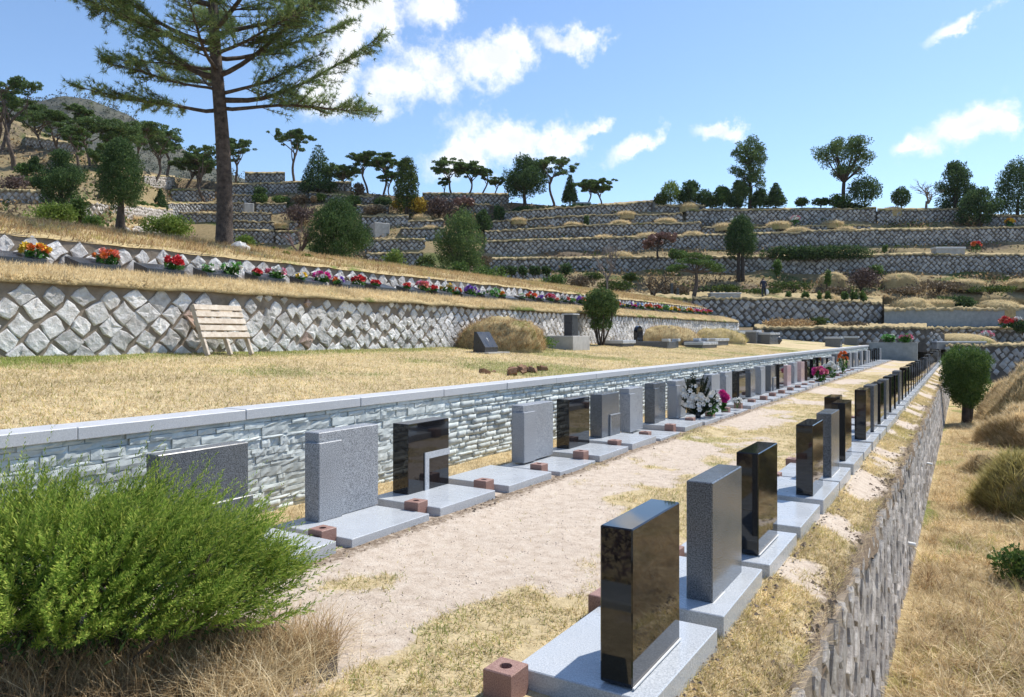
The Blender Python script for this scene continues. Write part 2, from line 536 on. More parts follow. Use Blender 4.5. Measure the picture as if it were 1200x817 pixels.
SAND = [(.40, .315, .24), (.575, .48, .385), (.68, .60, .50)]
TAN = [(.36, .275, .15), (.55, .445, .265), (.68, .575, .375)]
GRN = [(.12, .15, .035), (.24, .26, .08)]
EARTH = [(.16, .115, .08), (.27, .205, .145), (.36, .29, .21)]
M['path'] = groundmat('gravel_path', SAND, TAN, GRN)
M['lawn'] = groundmat('dry_lawn', EARTH, TAN, GRN)
M['bank'] = groundmat('dry_grass_bank', EARTH, [(.31, .23, .115), (.48, .375, .20), (.60, .49, .28)], GRN, scale=.7)
M['hill'] = groundmat('hillside_turf', [(.10, .075, .05), (.17, .13, .09), (.25, .20, .135)], [(.17, .13, .07), (.28, .22, .12), (.38, .31, .18)], [(.07, .09, .03), (.15, .17, .055)], scale=.35, bstr=.9)
M['moundm'] = groundmat('grave_mound_turf', EARTH, [(.27, .205, .10), (.42, .33, .17), (.53, .43, .24)], GRN, scale=.6, bstr=.9)
M['terr'] = groundmat('terrace_turf', EARTH, [(.26, .20, .105), (.41, .325, .18), (.54, .44, .26)], [(.09, .11, .03), (.17, .18, .06)], scale=.5, bstr=.9)
M['mount'] = plain('wooded_mountain', (.05, .06, .04), (.125, .12, .09), .12, .95, .6, 1.0)


def flowermat(name, c):
    m, nt, b, o = newmat(name)
    nt.links.new(ramp(nt, [(0, tuple(k * .7 for k in c)), (1, tuple(min(1, k * 1.1 + .02) for k in c))], island(nt)), b.inputs['Base Color'])
    b.inputs['Roughness'].default_value = .6
    return m


FL = {k: flowermat(k + '_petals', c) for k, c in dict(yellow=(.80, .55, .03), orange=(.80, .20, .03), red=(.62, .02, .03), pink=(.75, .22, .33), white=(.78, .78, .74),
      purple=(.28, .12, .55), magenta=(.68, .03, .30), coral=(.78, .25, .17), green=(.16, .42, .08), blue=(.25, .42, .7)).items()}
M['fleaf'] = leafmat('flower_leaves', (.03, .09, .02), (.06, .17, .035), (.12, .28, .06))
M['sprayleaf'] = leafmat('dark_spray_leaves', (.008, .016, .01), (.018, .032, .018), (.04, .06, .03))


# ---------------------------------------------------------------- leaf and blade clouds
def unit(g, n):
    v = g.normal(size=(n, 3))
    return v / np.linalg.norm(v, axis=1, keepdims=True)


def leaves_at(g, pts, L, W, dirs=None, spread=1.0):
    """a narrow two-triangle leaf at each point"""
    n = len(pts)
    u = unit(g, n) * spread
    if dirs is not None: u = u + dirs
    u /= np.linalg.norm(u, axis=1, keepdims=True) + 1e-9
    w = np.cross(u, unit(g, n)); w /= np.linalg.norm(w, axis=1, keepdims=True) + 1e-9
    l = (L * g.uniform(.6, 1.3, n))[:, None]; ww = (W * g.uniform(.6, 1.3, n))[:, None]
    a = pts - u * l * .5
    return np.stack([a - w * ww * .25, pts - u * l * 0 + w * ww * .5, a + u * l, pts - w * ww * .5], 1)


def blob_points(g, c, r, n, shell=.55):
    """points in an ellipsoid, most of them towards its surface"""
    u = unit(g, n)
    k = (shell + (1 - shell) * g.random(n)) ** 1.0
    k = np.where(g.random(n) < .2, g.random(n) ** .33 * .8, k) * (1 + np.abs(g.normal(0, .12, n)))
    return np.asarray(c) + u * k[:, None] * np.asarray(r), u


def blades(g, pts, h, w, lean=.5, up=None, drift=(0, 0), tri=False):
    """bent grass blades: one quad each (narrow tip)"""
    n = len(pts)
    az = g.uniform(0, 2 * np.pi, n)
    ln = lean * g.uniform(.2, 1.2, n)
    hh = h * g.uniform(.5, 1.35, n)
    d = np.stack([np.cos(az) * ln + drift[0], np.sin(az) * ln + drift[1], np.ones(n)], 1)
    d /= np.linalg.norm(d, axis=1, keepdims=True)
    s = np.stack([-np.sin(az + g.normal(0, .6, n)), np.cos(az), np.zeros(n)], 1) * (w * g.uniform(.6, 1.4, n))[:, None]
    tip = pts + d * hh[:, None] + np.stack([np.cos(az), np.sin(az), -np.ones(n) * .4], 1) * (hh * ln * .35)[:, None]
    mid = pts + d * (hh * .55)[:, None]
    if tri: return np.stack([pts - s * .5, pts + s * .5, tip], 1)
    return np.concatenate([np.stack([pts - s * .5, pts + s * .5, mid + s * .4, mid - s * .4], 1), np.stack([mid - s * .4, mid + s * .4, tip + s * .06, tip - s * .06], 1)])


def stuff(name, V, mat, label, cat, parent=None):
    o = link(name, mesh_np(name, V, mat), parent)
    if parent is None: tag(o, label, cat, kind='stuff')
    else: o['kind'] = 'stuff'
    return o


def dstruct(name, me): return tag(link(name, me), kind='structure')


# ================================================================ THE SETTING
def make_ground():
    v = [(-3000, -3000, -1.9), (3000, -3000, -1.9), (3000, 3000, -1.9), (-3000, 3000, -1.9)]
    me = mesh('ground', v, [(0, 1, 2, 3)], M['hill'])
    dstruct('ground', me)


make_ground()
ROW0, ROW1 = -6.0, 56.0


def path_cover(X, Y):
    """turf cover of the walk between the two rows: 0 bare gravel, 1 dry turf"""
    n = fbm(X * .9 + 3.1, Y * .55 + 8, 3, 4) * .75 + fbm(X * 3.5, Y * 3.5, 9, 3) * .25
    edge = sstep(-3.3, -2.3, X) * .15 - sstep(-3.6, -4.1, X) * .05
    far = sstep(6, 22, Y) * .05
    near = sstep(9, 5, Y) * sstep(-2.35, -2.95, X) * .16
    return sstep(.45, .60, n + edge + far - near)


def green_cover(X, Y, k=.55): return sstep(k, k + .15, fbm(X * 1.3 + 40, Y * 1.1, 21, 4))


def zpath(X, Y):
    z = .018 * (fbm(X * 2.2, Y * 2.2, 5, 4) - .5) * 2
    z = z + sstep(-3.5, -4.05, X) * .035
    z = z - sstep(-1.3, -.80, X) * (.10 + .07 * vnoise(X * 1.5, Y * 1.5, 8))
    return z


def make_path():
    ys = np.concatenate([np.arange(ROW0, 1, .5), np.arange(1, 16, .075), np.arange(16, ROW1 + .01, .25)])
    xs = np.concatenate([np.arange(-5.75, -4.2, .15), np.arange(-4.2, -.81, .07), [-.79, -.76, -.745]])
    Xg, Yg = np.meshgrid(xs, ys, indexing='ij')
    Z = zpath(Xg, Yg) - sstep(-.80, -.745, Xg) * .2
    # ragged outer lip over the wall
    Xo = Xg + sstep(-1.0, -.8, Xg) * ((fbm(Yg * 1.7, Yg * 0, 4, 3) - .5) * .12 + (fbm(Yg * 9, Xg * 9, 44, 3) - .5) * .08)
    Z = Z + sstep(-1.0, -.82, Xg) * (fbm(Xg * 12, Yg * 12, 45, 3) - .5) * .09
    G = np.stack([Xo, Yg, Z], -1)
    cov = path_cover(Xg, Yg)
    outer = sstep(-1.25, -1.1, Xg)
    cov = np.maximum(cov * (1 - outer), outer * sstep(.46, .60, fbm(Xg * 2 + 9, Yg * 1.2, 14, 4)))
    behind = sstep(-4.9, -5.1, Xg)
    cov = np.maximum(cov, behind * .8)
    gr = green_cover(Xg, Yg, .60) * .45
    o = dstruct('path', grid('path', G, M['path'], attr=dict(g=cov, v=gr, e=np.maximum(sstep(-.90, -.80, Xg) * .75, (sstep(-4.25, -4.1, Xg) - sstep(-4.05, -3.8, Xg)) * .62)), flip=True))
    # near end: soil and made ground below the photographer
    ys = np.arange(-7, 1.3, .3); xs = np.arange(-.69, 9, .4)
    Xg, Yg = np.meshgrid(xs, ys, indexing='ij')
    Z = .03 * fbm(Xg * 2, Yg * 2, 6) - .02 - sstep(.9, 1.3, Yg) * 1.6
    dstruct('standing_ground', grid('standing_ground', np.stack([Xg, Yg, Z], -1), M['path'], attr=dict(g=fbm(Xg, Yg, 30), v=Z * 0), flip=True))


make_path()


def make_lower_field():
    ys = np.concatenate([np.arange(-4, 30, .16), np.arange(30, 60, .6)]); xs = np.concatenate([np.arange(-.8, 9, .14), np.arange(9, 60, 1.5)])
    Xg, Yg = np.meshgrid(xs, ys, indexing='ij')
    Z = zfield(Xg, Yg)
    dstruct('lower_field', grid('lower_field', np.stack([Xg, Yg, Z], -1), M['bank'], attr=dict(g=.55 + .45 * fbm(Xg, Yg, 31), v=green_cover(Xg, Yg, .58)), flip=True))


def zfield(X, Y):
    return -1.52 + .16 * (fbm(X * .8, Y * .8, 17, 4) - .5) + .08 * (fbm(X * 3, Y * 3, 18, 3) - .5) + sstep(3, 14, X) * 1.2


make_lower_field()
LAWN_Z0, LAWN_Z1 = .93, 1.39
WX, LX = -11.6, -5.72            # faces of the diamond-stone wall and back of the coping


def zlawn(X, Y): return LAWN_Z0 + (LAWN_Z1 - LAWN_Z0) * np.clip((LX - X) / (LX - WX), 0, 1) + .05 * (fbm(np.asarray(X) * 1.2, np.asarray(Y) * 1.2, 51, 4) - .5)


def lawn_green(X, Y):
    base = sstep(WX + 1.6, WX + .3, X) * .75 * sstep(24, 10, Y)
    n = fbm(X * .45 + 7, Y * .4 + 2, 61, 4)
    return np.clip(base * (.5 + n) + sstep(.50, .66, n) * .55, 0, 1)


def make_lawn():
    ys = np.concatenate([np.arange(-8, 26, .2), np.arange(26, 58.5, .6)]); xs = np.arange(WX - .3, LX + .05, .17)
    Xg, Yg = np.meshgrid(xs, ys, indexing='ij')
    cov = .62 + .38 * sstep(.3, .6, fbm(Xg * 1.1, Yg * 1.1, 71))
    # the small heap of bare clods by the coping
    dstruct('lawn', grid('lawn', np.stack([Xg, Yg, zlawn(Xg, Yg)], -1), M['lawn'], attr=dict(g=cov, v=lawn_green(Xg, Yg)), flip=True))


make_lawn()
WTOP = 2.5
BANK_PROFILE = [(-11.52, 2.46), (-11.6, 2.56), (-11.9, 2.66), (-12.35, 2.78), (-13.3, 2.82), (-13.42, 2.82)]
BANK2_PROFILE = [(-13.28, 3.34), (-13.4, 3.42), (-13.9, 3.52), (-14.8, 3.76), (-16, 4.0), (-18, 4.25), (-24, 5.0), (-32, 5.1), (-60, 5.3)]


def bank_z(prof, X):
    xs = [-p[0] for p in prof]; zs = [p[1] for p in prof]
    return np.interp(-np.asarray(X, float), xs, zs)


def make_banks():
    for name, prof, y1, step in (('grass_bank', BANK_PROFILE, 45.5, .1), ('upper_bank', BANK2_PROFILE, 44.5, .3)):
        xs = np.unique(np.concatenate([np.array([p[0] for p in prof]), np.arange(prof[-1][0], prof[0][0], step if prof[-1][0] > -20 else .6)]))
        ys = np.concatenate([np.arange(-10, 30, .2), np.arange(30, y1, .4)])
        Xg, Yg = np.meshgrid(xs, ys, indexing='ij')
        Z = bank_z(prof, Xg) + .09 * (fbm(Xg * 1.6, Yg * 1.6, 81, 4) - .5)
        Z = Z - sstep(y1 - 3, y1, Yg) * .8 * sstep(-13, -16, Xg)
        Xo = Xg + sstep(prof[0][0] - .35, prof[0][0], Xg) * (fbm(Yg * 1.5, Yg * 0 + 3, 82, 3) - .5) * .12
        dstruct(name, grid(name, np.stack([Xo, Yg, Z], -1), M['bank'], attr=dict(g=.55 + .45 * fbm(Xg * 1.3, Yg * 1.3, 83), v=green_cover(Xg, Yg, .60) * sstep(8, 16, Yg)), flip=True))


make_banks()


# ---------------------------------------------------------------- rubble walls with single stones
def stone_variants(tagname, n, mat, asp=1.0, depth=.06, seed=0, elong=0.0):
    out = []
    g = random.Random(seed)
    for i in range(n):
        k = 8
        # an uneven four-cornered lozenge
        ring = []
        for q in range(k):
            a = 2 * math.pi * (q + g.uniform(-.1, .1)) / k
            rad = .5 * (g.uniform(.86, 1.10) if q % 2 == 0 else .7071 * g.uniform(.88, 1.16))
            ring.append((math.cos(a) * rad * asp, math.sin(a) * rad))
        v = []; f = []
        for s, z in ((1.0, -.06), (.98, depth * .5), (.88, depth * .95), (.45, depth * 1.05)):
            for (x, y) in ring:
                v.append((x * s + g.uniform(-.02, .02), y * s + g.uniform(-.02, .02), z + g.uniform(-.28, .28) * depth * (z > 0)))
        for r_ in range(3):
            for q in range(k):
                q2 = (q + 1) % k
                f.append((r_ * k + q, r_ * k + q2, (r_ + 1) * k + q2, (r_ + 1) * k + q))
        v.append((0, 0, depth * g.uniform(.85, 1.15)))
        for q in range(k): f.append((3 * k + q, 3 * k + (q + 1) % k, 4 * k))
        out.append(mesh(tagname, v, f, mat))
    return out


def rubble_wall(wall, X, y0, y1, z0fun, z1fun, sizefun, variants, far_mat, batter=0.0, keep=300, seed=1, special=None, tl=.6):
    """lozenge stones on a wall face at plane X facing +x; nearest stones are objects, the rest one part"""
    g = random.Random(seed)
    spots = []
    y = y0
    while y < y1:
        a = sizefun(y)
        j = 0
        z0, z1 = z0fun(y), z1fun(y)
        col = int(round((y - y0) / (a * .5)))
        zz = z0 + (a * .52 if col % 2 else 0)
        while zz < z1 - .02:
            s = a * g.uniform(.80, 1.0)
            top = z1 - zz
            if top < s * .42: s = max(.2, top * 2.2)
            spots.append((y + g.uniform(-.06, .06) * a, zz + g.uniform(-.05, .05) * a, s, g.uniform(-.22, .22)))
            zz += a * 1.04
        y += a * .5
    spots.sort(key=lambda p: p[0])
    near, far = spots[:keep], spots[keep:]
    zb = z0fun(y0)
    rot0 = Matrix(((0, 0, 1), (1, 0, 0), (0, 1, 0)))        # local x -> y, local y -> z, local z -> +x
    for (yy, zz, s, a) in near:
        me = g.choice(variants)
        if special and yy > 8 and g.random() < special[1]: me = special[0]
        o = link('stone', me, wall)
        rm = rot0 @ Matrix.Rotation(a + math.pi * g.choice((0, 0, 1)), 3, 'Z')
        tilt = Matrix.Rotation(g.uniform(-.08, .08) * tl, 3, 'Y')
        o.rotation_euler = (tilt @ rm).to_euler()
        xo = X + batter * (zz - zb)
        o.location = (xo, yy, zz)
        o.scale = (s * g.uniform(.92, 1.08), s * g.uniform(.92, 1.1), g.uniform(.75, 1.3))
    V = []; Q = []; n = 0
    for (yy, zz, s, a) in far:
        me = g.choice(variants)
        rm = rot0 @ Matrix.Rotation(a, 3, 'Z')
        for vv in me.vertices:
            p = rm @ Vector((vv.co.x * s, vv.co.y * s, vv.co.z))
            V.append((p.x + X + batter * (zz - zb), p.y + yy, p.z + zz))
        for po in me.polygons: Q.append(tuple(i + n for i in po.vertices))
        n += len(me.vertices)
    if V:
        o = part('stones', V, Q, far_mat, wall); o['kind'] = 'stuff'


def wall_sheet(name, X, y0, y1, z0fun, z1fun, mat, parent, batter=0., thick=.4, dy=.5):
    """the mortared body behind the stones"""
    ys = np.arange(y0, y1 + dy * .5, dy)
    v = []; f = []
    for y in ys:
        z0, z1 = z0fun(y) - .4, z1fun(y)
        zb = z0fun(y0)
        v += [(X + batter * (z0 - zb), y, z0), (X + batter * (z1 - zb), y, z1), (X - thick, y, z1), (X - thick, y, z0)]
    n = len(ys)
    for i in range(n - 1):
        a = i * 4; b = a + 4
        f += [(a, b, b + 1, a + 1), (a + 1, b + 1, b + 2, a + 2), (a + 2, b + 2, b + 3, a + 3)]
    f += [(0, 1, 2, 3), ((n - 1) * 4 + 3, (n - 1) * 4 + 2, (n - 1) * 4 + 1, (n - 1) * 4)]
    return part(name, v, f, mat, parent)


def near_walls():
    # the pale lozenge-stone retaining wall above the lawn
    w = empty('retaining_wall', (0, 0, 0), 0, 'long pale diamond-stone retaining wall at the back of the dry lawn', 'wall')
    z0 = lambda y: float(zlawn(WX, y)); z1 = lambda y: WTOP
    wall_sheet('wall_body', WX - .02, -10, 45.6, z0, z1, M['mortar'], w)
    vs = stone_variants('stone', 16, M['wstone'], 1.0, .034, 3)
    pk = stone_variants('stone', 1, M['pinkstone'], 1.0, .05, 9)[0]
    size = lambda y: .43 - .12 * float(sstep(7, 16, y))
    rubble_wall(w, WX - .02, 4.6, 45.4, z0, lambda y: WTOP - .03, size, vs, M['wstone_i'], seed=5, special=(pk, .035))
    # the low wall behind the plaques
    w2 = empty('retaining_wall', (0, 0, 0), 0, 'low pale rubble wall just behind the row of flower plaques', 'wall')
    z0 = lambda y: 2.76; z1 = lambda y: 3.36
    wall_sheet('wall_body', -13.32, -10, 44.4, z0, z1, M['mortar'], w2)
    rubble_wall(w2, -13.32, 5.2, 44.2, z0, lambda y: 3.34, lambda y: .40, vs, M['wstone_i'], seed=8, keep=150)
    # the steep wall at the right under the right-hand row
    w3 = empty('retaining_wall', (0, 0, 0), 0, 'weathered rubble retaining wall dropping to the field on the right', 'wall')
    z0 = lambda y: -1.55; z1 = lambda y: -.24
    wall_sheet('wall_body', -.625, .5, 52, z0, z1, M['mortar'], w3, batter=-.095)
    vs3 = stone_variants('stone', 14, M['rstone'], 1.0, .016, 13)
    rubble_wall(w3, -.625, 2.6, 52, z0, lambda y: -.22, lambda y: .40, vs3, M['rstone_i'], batter=-.095, seed=15, tl=.15)
    for (yy, zz) in ((11.4, -1.12), (17.6, -.95)):
        MB().tube([(-.72, yy, zz), (-.56, yy, zz - .015)], [.03, .03], 10).out('drain_pipe', M['pipe'], w3, True)


near_walls()


def ledge_wall():
    """the stacked ledge-stone wall behind the left row, with its granite coping"""
    w = empty('stacked_stone_wall', (0, 0, 0), 0, 'long low blue-grey stacked ledge-stone wall with pale granite coping', 'wall')
    XF = -5.6
    MB().box(XF - .25, XF - .035, ROW0, ROW1, -.2, .93).out('wall_body', M['ledgeback'], w)
    g = random.Random(77)
    var = []
    for i in range(14):
        # unit strip: y 0..1, z 0..1, x outwards, rough split face
        nx, nz = 4, 2
        v = []; f = []
        for a in range(nx + 1):
            for b in range(nz + 1):
                e = (a in (0, nx)) or (b in (0, nz))
                v.append((.020 + (0 if e else .006) + g.uniform(-.0055, .0055), a / nx + g.uniform(-.012, .012) * (not e), b / nz + g.uniform(-.05, .05) * (a not in (0, nx))))
        for a in range(nx):
            for b in range(nz):
                i0 = a * (nz + 1) + b
                f.append((i0, i0 + nz + 1, i0 + nz + 2, i0 + 1))
        n0 = len(v)
        rim = [a * (nz + 1) for a in range(nx + 1)] + [nx * (nz + 1) + b for b in range(1, nz + 1)] + [a * (nz + 1) + nz for a in range(nx - 1, -1, -1)] + [b for b in range(nz - 1, 0, -1)]
        for r_ in rim: v.append((-.03, v[r_][1], v[r_][2]))
        for q in range(len(rim)):
            q2 = (q + 1) % len(rim)
            f.append((rim[q2], rim[q], n0 + q, n0 + q2))
        var.append(mesh('ledge_stone', v, f, M['ledge']))
    z = -.03
    spots = []
    while z < .92:
        h = g.choice((.032, .04, .05, .058, .068, .08))
        if z + h > .93: h = .93 - z
        y = ROW0 + g.uniform(0, .2) + 7.5
        while y < ROW1 - .05:
            l = g.uniform(.10, .42) * (1.15 if h < .05 else .85)
            if g.random() < .16 and h < .06:         # a taller stone standing through two courses
                spots.append((y, z, l * .6, h * 1.0, g.uniform(.0, .016)))
                y += l * .6
            else:
                spots.append((y, z, l, h, g.uniform(-.008, .016)))
                y += l
        z += h
    spots.sort(key=lambda p: p[0] + (6 if p[1] < .1 else 0))
    inview = [s for s in spots if s[0] > 2.3]
    near = inview[:300]; rest = [s for s in spots if s[0] <= 2.3] + inview[300:]
    for (y, z, l, h, o_) in near:
        o = link('ledge_stone', g.choice(var), w)
        o.location = (XF - .02 + o_, y + .002, z + .0015)
        o.scale = (1, l - .004, h - .003)
    vv = [np.array([v.co[:] for v in m.vertices]) for m in var]
    ff = [[tuple(p.vertices) for p in m.polygons] for m in var]
    V = []; Q = []; n = 0
    for (y, z, l, h, o_) in rest:
        k = g.randrange(len(var))
        V.append(vv[k] * np.array([1, l - .004, h - .003]) + np.array([XF - .02 + o_, y + .002, z + .0015]))
        Q += [tuple(i + n for i in p) for p in ff[k]]
        n += len(vv[k])
    Qa = np.array([q for q in Q if len(q) == 4])
    o = link('ledge_stones', mesh_idx('ledge_stones', np.concatenate(V), Qa, M['ledge_i']), w); o['kind'] = 'stuff'
    y = ROW0
    k = 0
    base = None
    while y < ROW1 - .1:
        l = 1.5
        if base is None: base = MB().box(-.18, .15, 0, l - .006, 0, .095, .006).out('coping_slab', M['coping'], w)
        o = base if k == 0 else base.copy()
        if k: COL.objects.link(o); o.parent = w
        o.location = (XF - .11 + g.uniform(-.004, .004), y, .93 + g.uniform(-.002, .002))
        y += l; k += 1


ledge_wall()


# ---------------------------------------------------------------- the far hillside
def dB(y): return max(66.5, 70 + (330 - y) * .2)
def dA(y): return max(27, 35 + (280 - y) * .35)


def dfun(x, y):
    w = float(sstep(218, 120, x))
    return dB(y) * (1 - w) + dA(y) * w


CREST = [(-500, 90), (-300, 95), (0, 135), (40, 150), (100, 178), (150, 197), (200, 207), (260, 214), (330, 214), (400, 224), (500, 232), (600, 238), (700, 244), (765, 248), (850, 248), (1000, 247), (1100, 251), (1200, 252), (1700, 255)]


def ycrest(x): return float(np.interp(x, [c[0] for c in CREST], [c[1] for c in CREST]))


def make_hillside():
    xs = np.arange(-500, 1701, 12.0)
    rows = []
    nv = 60
    G = np.zeros((len(xs), nv + 5, 3)); A = np.zeros((len(xs), nv + 5)); Vg = np.zeros_like(A)
    for i, x in enumerate(xs):
        yc = ycrest(x)
        ybot = 402.0
        for j in range(nv + 1):
            y = ybot + (yc - ybot) * j / nv
            y += 1.6 * (float(vnoise(x * .05, j * .5, 3)) - .5) * min(1, j / 4)
            d = dfun(x, y) + 1.2 + 1.5 * (float(vnoise(x * .03, j * .3, 4)) - .5)
            G[i, j] = P(x, y, d)
        p = Vector(G[i, nv])
        fw = Vector((p.x, p.y, 0)).normalized()
        for k, (dd, dz) in enumerate(((8, -.2), (25, -1), (60, -4), (140, -12))):
            G[i, nv + 1 + k] = p + fw * dd + Vector((0, 0, dz))
    A[:] = .3 + .7 * sstep(.35, .6, fbm(G[..., 0] * .12, G[..., 2] * .4, 91, 4))
    Vg[:] = sstep(.56, .70, fbm(G[..., 0] * .2 + 5, G[..., 1] * .2 + G[..., 2] * .5, 93, 4)) * .8
    dstruct('hillside', grid('hillside', G, M['hill'], attr=dict(g=A, v=Vg), flip=True))


make_hillside()


def foot_slope():
    xs = np.arange(430, 900, 15.0); ds = np.array([43.0, 47, 51, 55, 59, 63, 67.5])
    G = np.array([[P(x, 393, d) for d in ds] for x in xs])
    G[..., 2] = np.interp(ds, [43, 58, 63, 67.5], [1.3, 2.0, 2.5, 4.6])[None] + .15 * fbm(G[..., 0], G[..., 1], 4)
    dstruct('foot_slope', grid('foot_slope', G, M['hill'], attr=dict(g=fbm(G[..., 0] * .4, G[..., 1] * .4, 41), v=sstep(.45, .6, fbm(G[..., 0] * .3, G[..., 1] * .3, 42))), flip=True))


foot_slope()


def hill_scrub():
    g = np.random.default_rng(55)
    for name, mat, n, seed, lab in (('dry_scrub', 'drybush', 44000, 3, 'dry brown scrub scattered over the hillside'), ('green_scrub', 'olive', 36000, 8, 'olive green ground cover scattered over the hillside'), ('straw_scrub', 'straw', 30000, 14, 'straw-coloured grass tufts scattered over the hillside')):
        V = []
        x = g.uniform(-80, 1280, n); v = g.random(n)
        yc = np.interp(x, [c[0] for c in CREST], [c[1] for c in CREST])
        y = 352 + (yc - 352) * v
        m = fbm(x * .02 + seed, y * .06, seed, 4)
        k = m > .52; x, y = x[k], y[k]
        pts = np.array([P(a, b, dfun(a, b) + .9) for a, b in zip(x, y)])
        pts += g.normal(0, .25, pts.shape) * np.array([1, 1, .5])
        V = leaves_at(g, pts, .34, .16, np.array([0, 0, .6]))
        stuff(name, V, M[mat], lab, 'scrub')


hill_scrub()


def lozenges(pts, zt, zb, a, g, out=.07):
    """lozenge stones over a wall polyline; pts (k,2) plan points, zt/zb heights along it; returns vertices (n,8,3)"""
    pts = np.asarray(pts, float); seg = np.linalg.norm(np.diff(pts, axis=0), axis=1); S = np.concatenate([[0], np.cumsum(seg)])
    tot = S[-1]
    res = []
    c = 0
    s = a * .3
    while s < tot - a * .2:
        px = np.interp(s, S, pts[:, 0]); py = np.interp(s, S, pts[:, 1])
        e = .2
        t = np.array([np.interp(s + e, S, pts[:, 0]) - np.interp(s - e, S, pts[:, 0]), np.interp(s + e, S, pts[:, 1]) - np.interp(s - e, S, pts[:, 1])])
        t /= np.linalg.norm(t) + 1e-9
        nrm = np.array([t[1], -t[0]])
        if nrm @ np.array([px, py]) > 0: nrm = -nrm
        top = np.interp(s, S, zt); bot = np.interp(s, S, zb)
        z = bot + (a * .5 if c % 2 else 0)
        while z < top - a * .22:
            r = a * .5 * g.uniform(.66, 1.02)
            th = g.uniform(-.34, .34)
            dz = g.uniform(-.11, .11) * a; ds = g.uniform(-.11, .11) * a
            rise = min(1, (top - z) / (a * .5))
            quad = []
            o1 = out * g.uniform(.6, 1.3)
            for sc_, oo in ((1, -.02), (.72, o1)):
                for q in range(4):
                    an = th + q * math.pi / 2
                    rr = r * sc_ * g.uniform(.88, 1.1)
                    u = math.cos(an) * rr + ds; w = math.sin(an) * rr * rise + dz
                    quad.append((px + t[0] * u + nrm[0] * oo, py + t[1] * u + nrm[1] * oo, z + w))
            res.append(quad)
            z += a
        s += a * .5
        c += 1
    return np.array(res) if res else np.zeros((0, 8, 3))


LQ = np.array([[0, 1, 5, 4], [1, 2, 6, 5], [2, 3, 7, 6], [3, 0, 4, 7], [4, 5, 6, 7]])


def hill_wall(pts, label, d=None, smat='hstone', a=.52, rise=.6, back=4.5, body='mortard', depthpts=None, ends=True, terrace=True, wallthick=.6, nostones=False, lip=.06, group='stone terrace walls on the hillside'):
    """pts: (x, ytop, ybase) in photo pixels; a retaining wall thing and the grassy terrace it holds"""
    cols = []
    x0, x1 = pts[0][0], pts[-1][0]
    n = max(2, int(abs(x1 - x0) / 14) + 1)
    xs = np.linspace(x0, x1, n)
    for x in xs:
        yt = float(np.interp(x, [p[0] for p in pts], [p[1] for p in pts])); yb = float(np.interp(x, [p[0] for p in pts], [p[2] for p in pts]))
        wob = 1.6 * (float(vnoise(x * .025, yt * .1, 17)) - .5); yt += wob; yb += wob
        dd = dfun(x, (yt + yb) / 2) if d is None else (d if not isinstance(d, (list, tuple)) else float(np.interp(x, [x0, x1], d)))
        cols.append((x, yt, yb, dd))
    if d is None:            # keep the line of the wall smooth
        dm = np.array([c[3] for c in cols]); k = np.polyfit(xs, dm, 1 if len(xs) < 6 else 2); sm = np.polyval(k, xs)
        cols = [(c[0], c[1], c[2], float(s)) for c, s in zip(cols, sm)]
    T = [P(x, yt, dd) for x, yt, yb, dd in cols]; B = [P(x, yb, dd) for x, yt, yb, dd in cols]
    w = empty('retaining_wall', (0, 0, 0), 0, label, 'wall', group)
    fw = [Vector((t.x, t.y, 0)).normalized() for t in T]
    v = []; f = []
    for t, b, q in zip(T, B, fw):
        zb = b.z - 1.2
        v += [Vector((t.x, t.y, zb)), t, t + q * wallthick, Vector((t.x, t.y, zb)) + q * wallthick]
    m = len(T)
    for i in range(m - 1):
        p = i * 4; r = p + 4
        f += [(p, r, r + 1, p + 1), (p + 1, r + 1, r + 2, p + 2)]
    f += [(0, 1, 2, 3), ((m - 1) * 4 + 3, (m - 1) * 4 + 2, (m - 1) * 4 + 1, (m - 1) * 4)]
    part('wall_body', v, f, M[body], w)
    if not nostones:
        g = random.Random(int(x0 * 7 + pts[0][1] * 13))
        Vs = lozenges([(t.x, t.y) for t in T], [t.z - .03 for t in T], [b.z - .4 for b in B], a, g)
        if len(Vs):
            Q = (np.arange(len(Vs))[:, None, None] * 8 + LQ[None]).reshape(-1, 4)
            o = link('stones', mesh_idx('stones', Vs.reshape(-1, 3), Q, M[smat]), w); o['kind'] = 'stuff'
    if terrace:
        prof = [(-.12, -.12), (-.10, lip * .6), (.25, lip), (1.2, lip + .05)]
        rows = []
        jj = np.random.default_rng(int(x0 + pts[0][1] * 3))
        # finer columns for a ragged turf edge
        nf = max(3, int(abs(x1 - x0) / 2.2))
        idx = np.linspace(0, m - 1, nf)
        G = np.zeros((nf, len(prof) + 3, 3))
        for k, u in enumerate(idx):
            i = min(int(u), m - 2); fr = u - i
            t = T[i].lerp(T[i + 1], fr); q = fw[i].lerp(fw[i + 1], fr).normalized()
            nz_ = jj.uniform(-.09, .09)
            for j, (a_, h_) in enumerate(prof): G[k, j] = t + q * (a_ + jj.uniform(-.05, .05)) + Vector((0, 0, h_ + nz_ + jj.uniform(-.05, .05)))
            yt = np.interp(xs[0] + (xs[-1] - xs[0]) * u / (m - 1), [p[0] for p in pts], [p[1] for p in pts])
            xx = xs[0] + (xs[-1] - xs[0]) * u / (m - 1)
            dd = (Vector((t.x, t.y)).dot(Vector((-SS, CC))))
            for j, s in enumerate((.45, .8, 1.0)):
                G[k, len(prof) + j] = P(xx, yt - rise * s - 1, dd + 1.2 + (back - 1.2) * s) + Vector((0, 0, jj.uniform(-.06, .06)))
        A = .75 + .25 * fbm(G[..., 0], G[..., 1], 5); Vv = sstep(.58, .72, fbm(G[..., 0] * .3, G[..., 1] * .3, 6)) * .6
        dstruct('terrace', grid('terrace', G, M['terr'], attr=dict(g=A, v=Vv), flip=True))
    return w


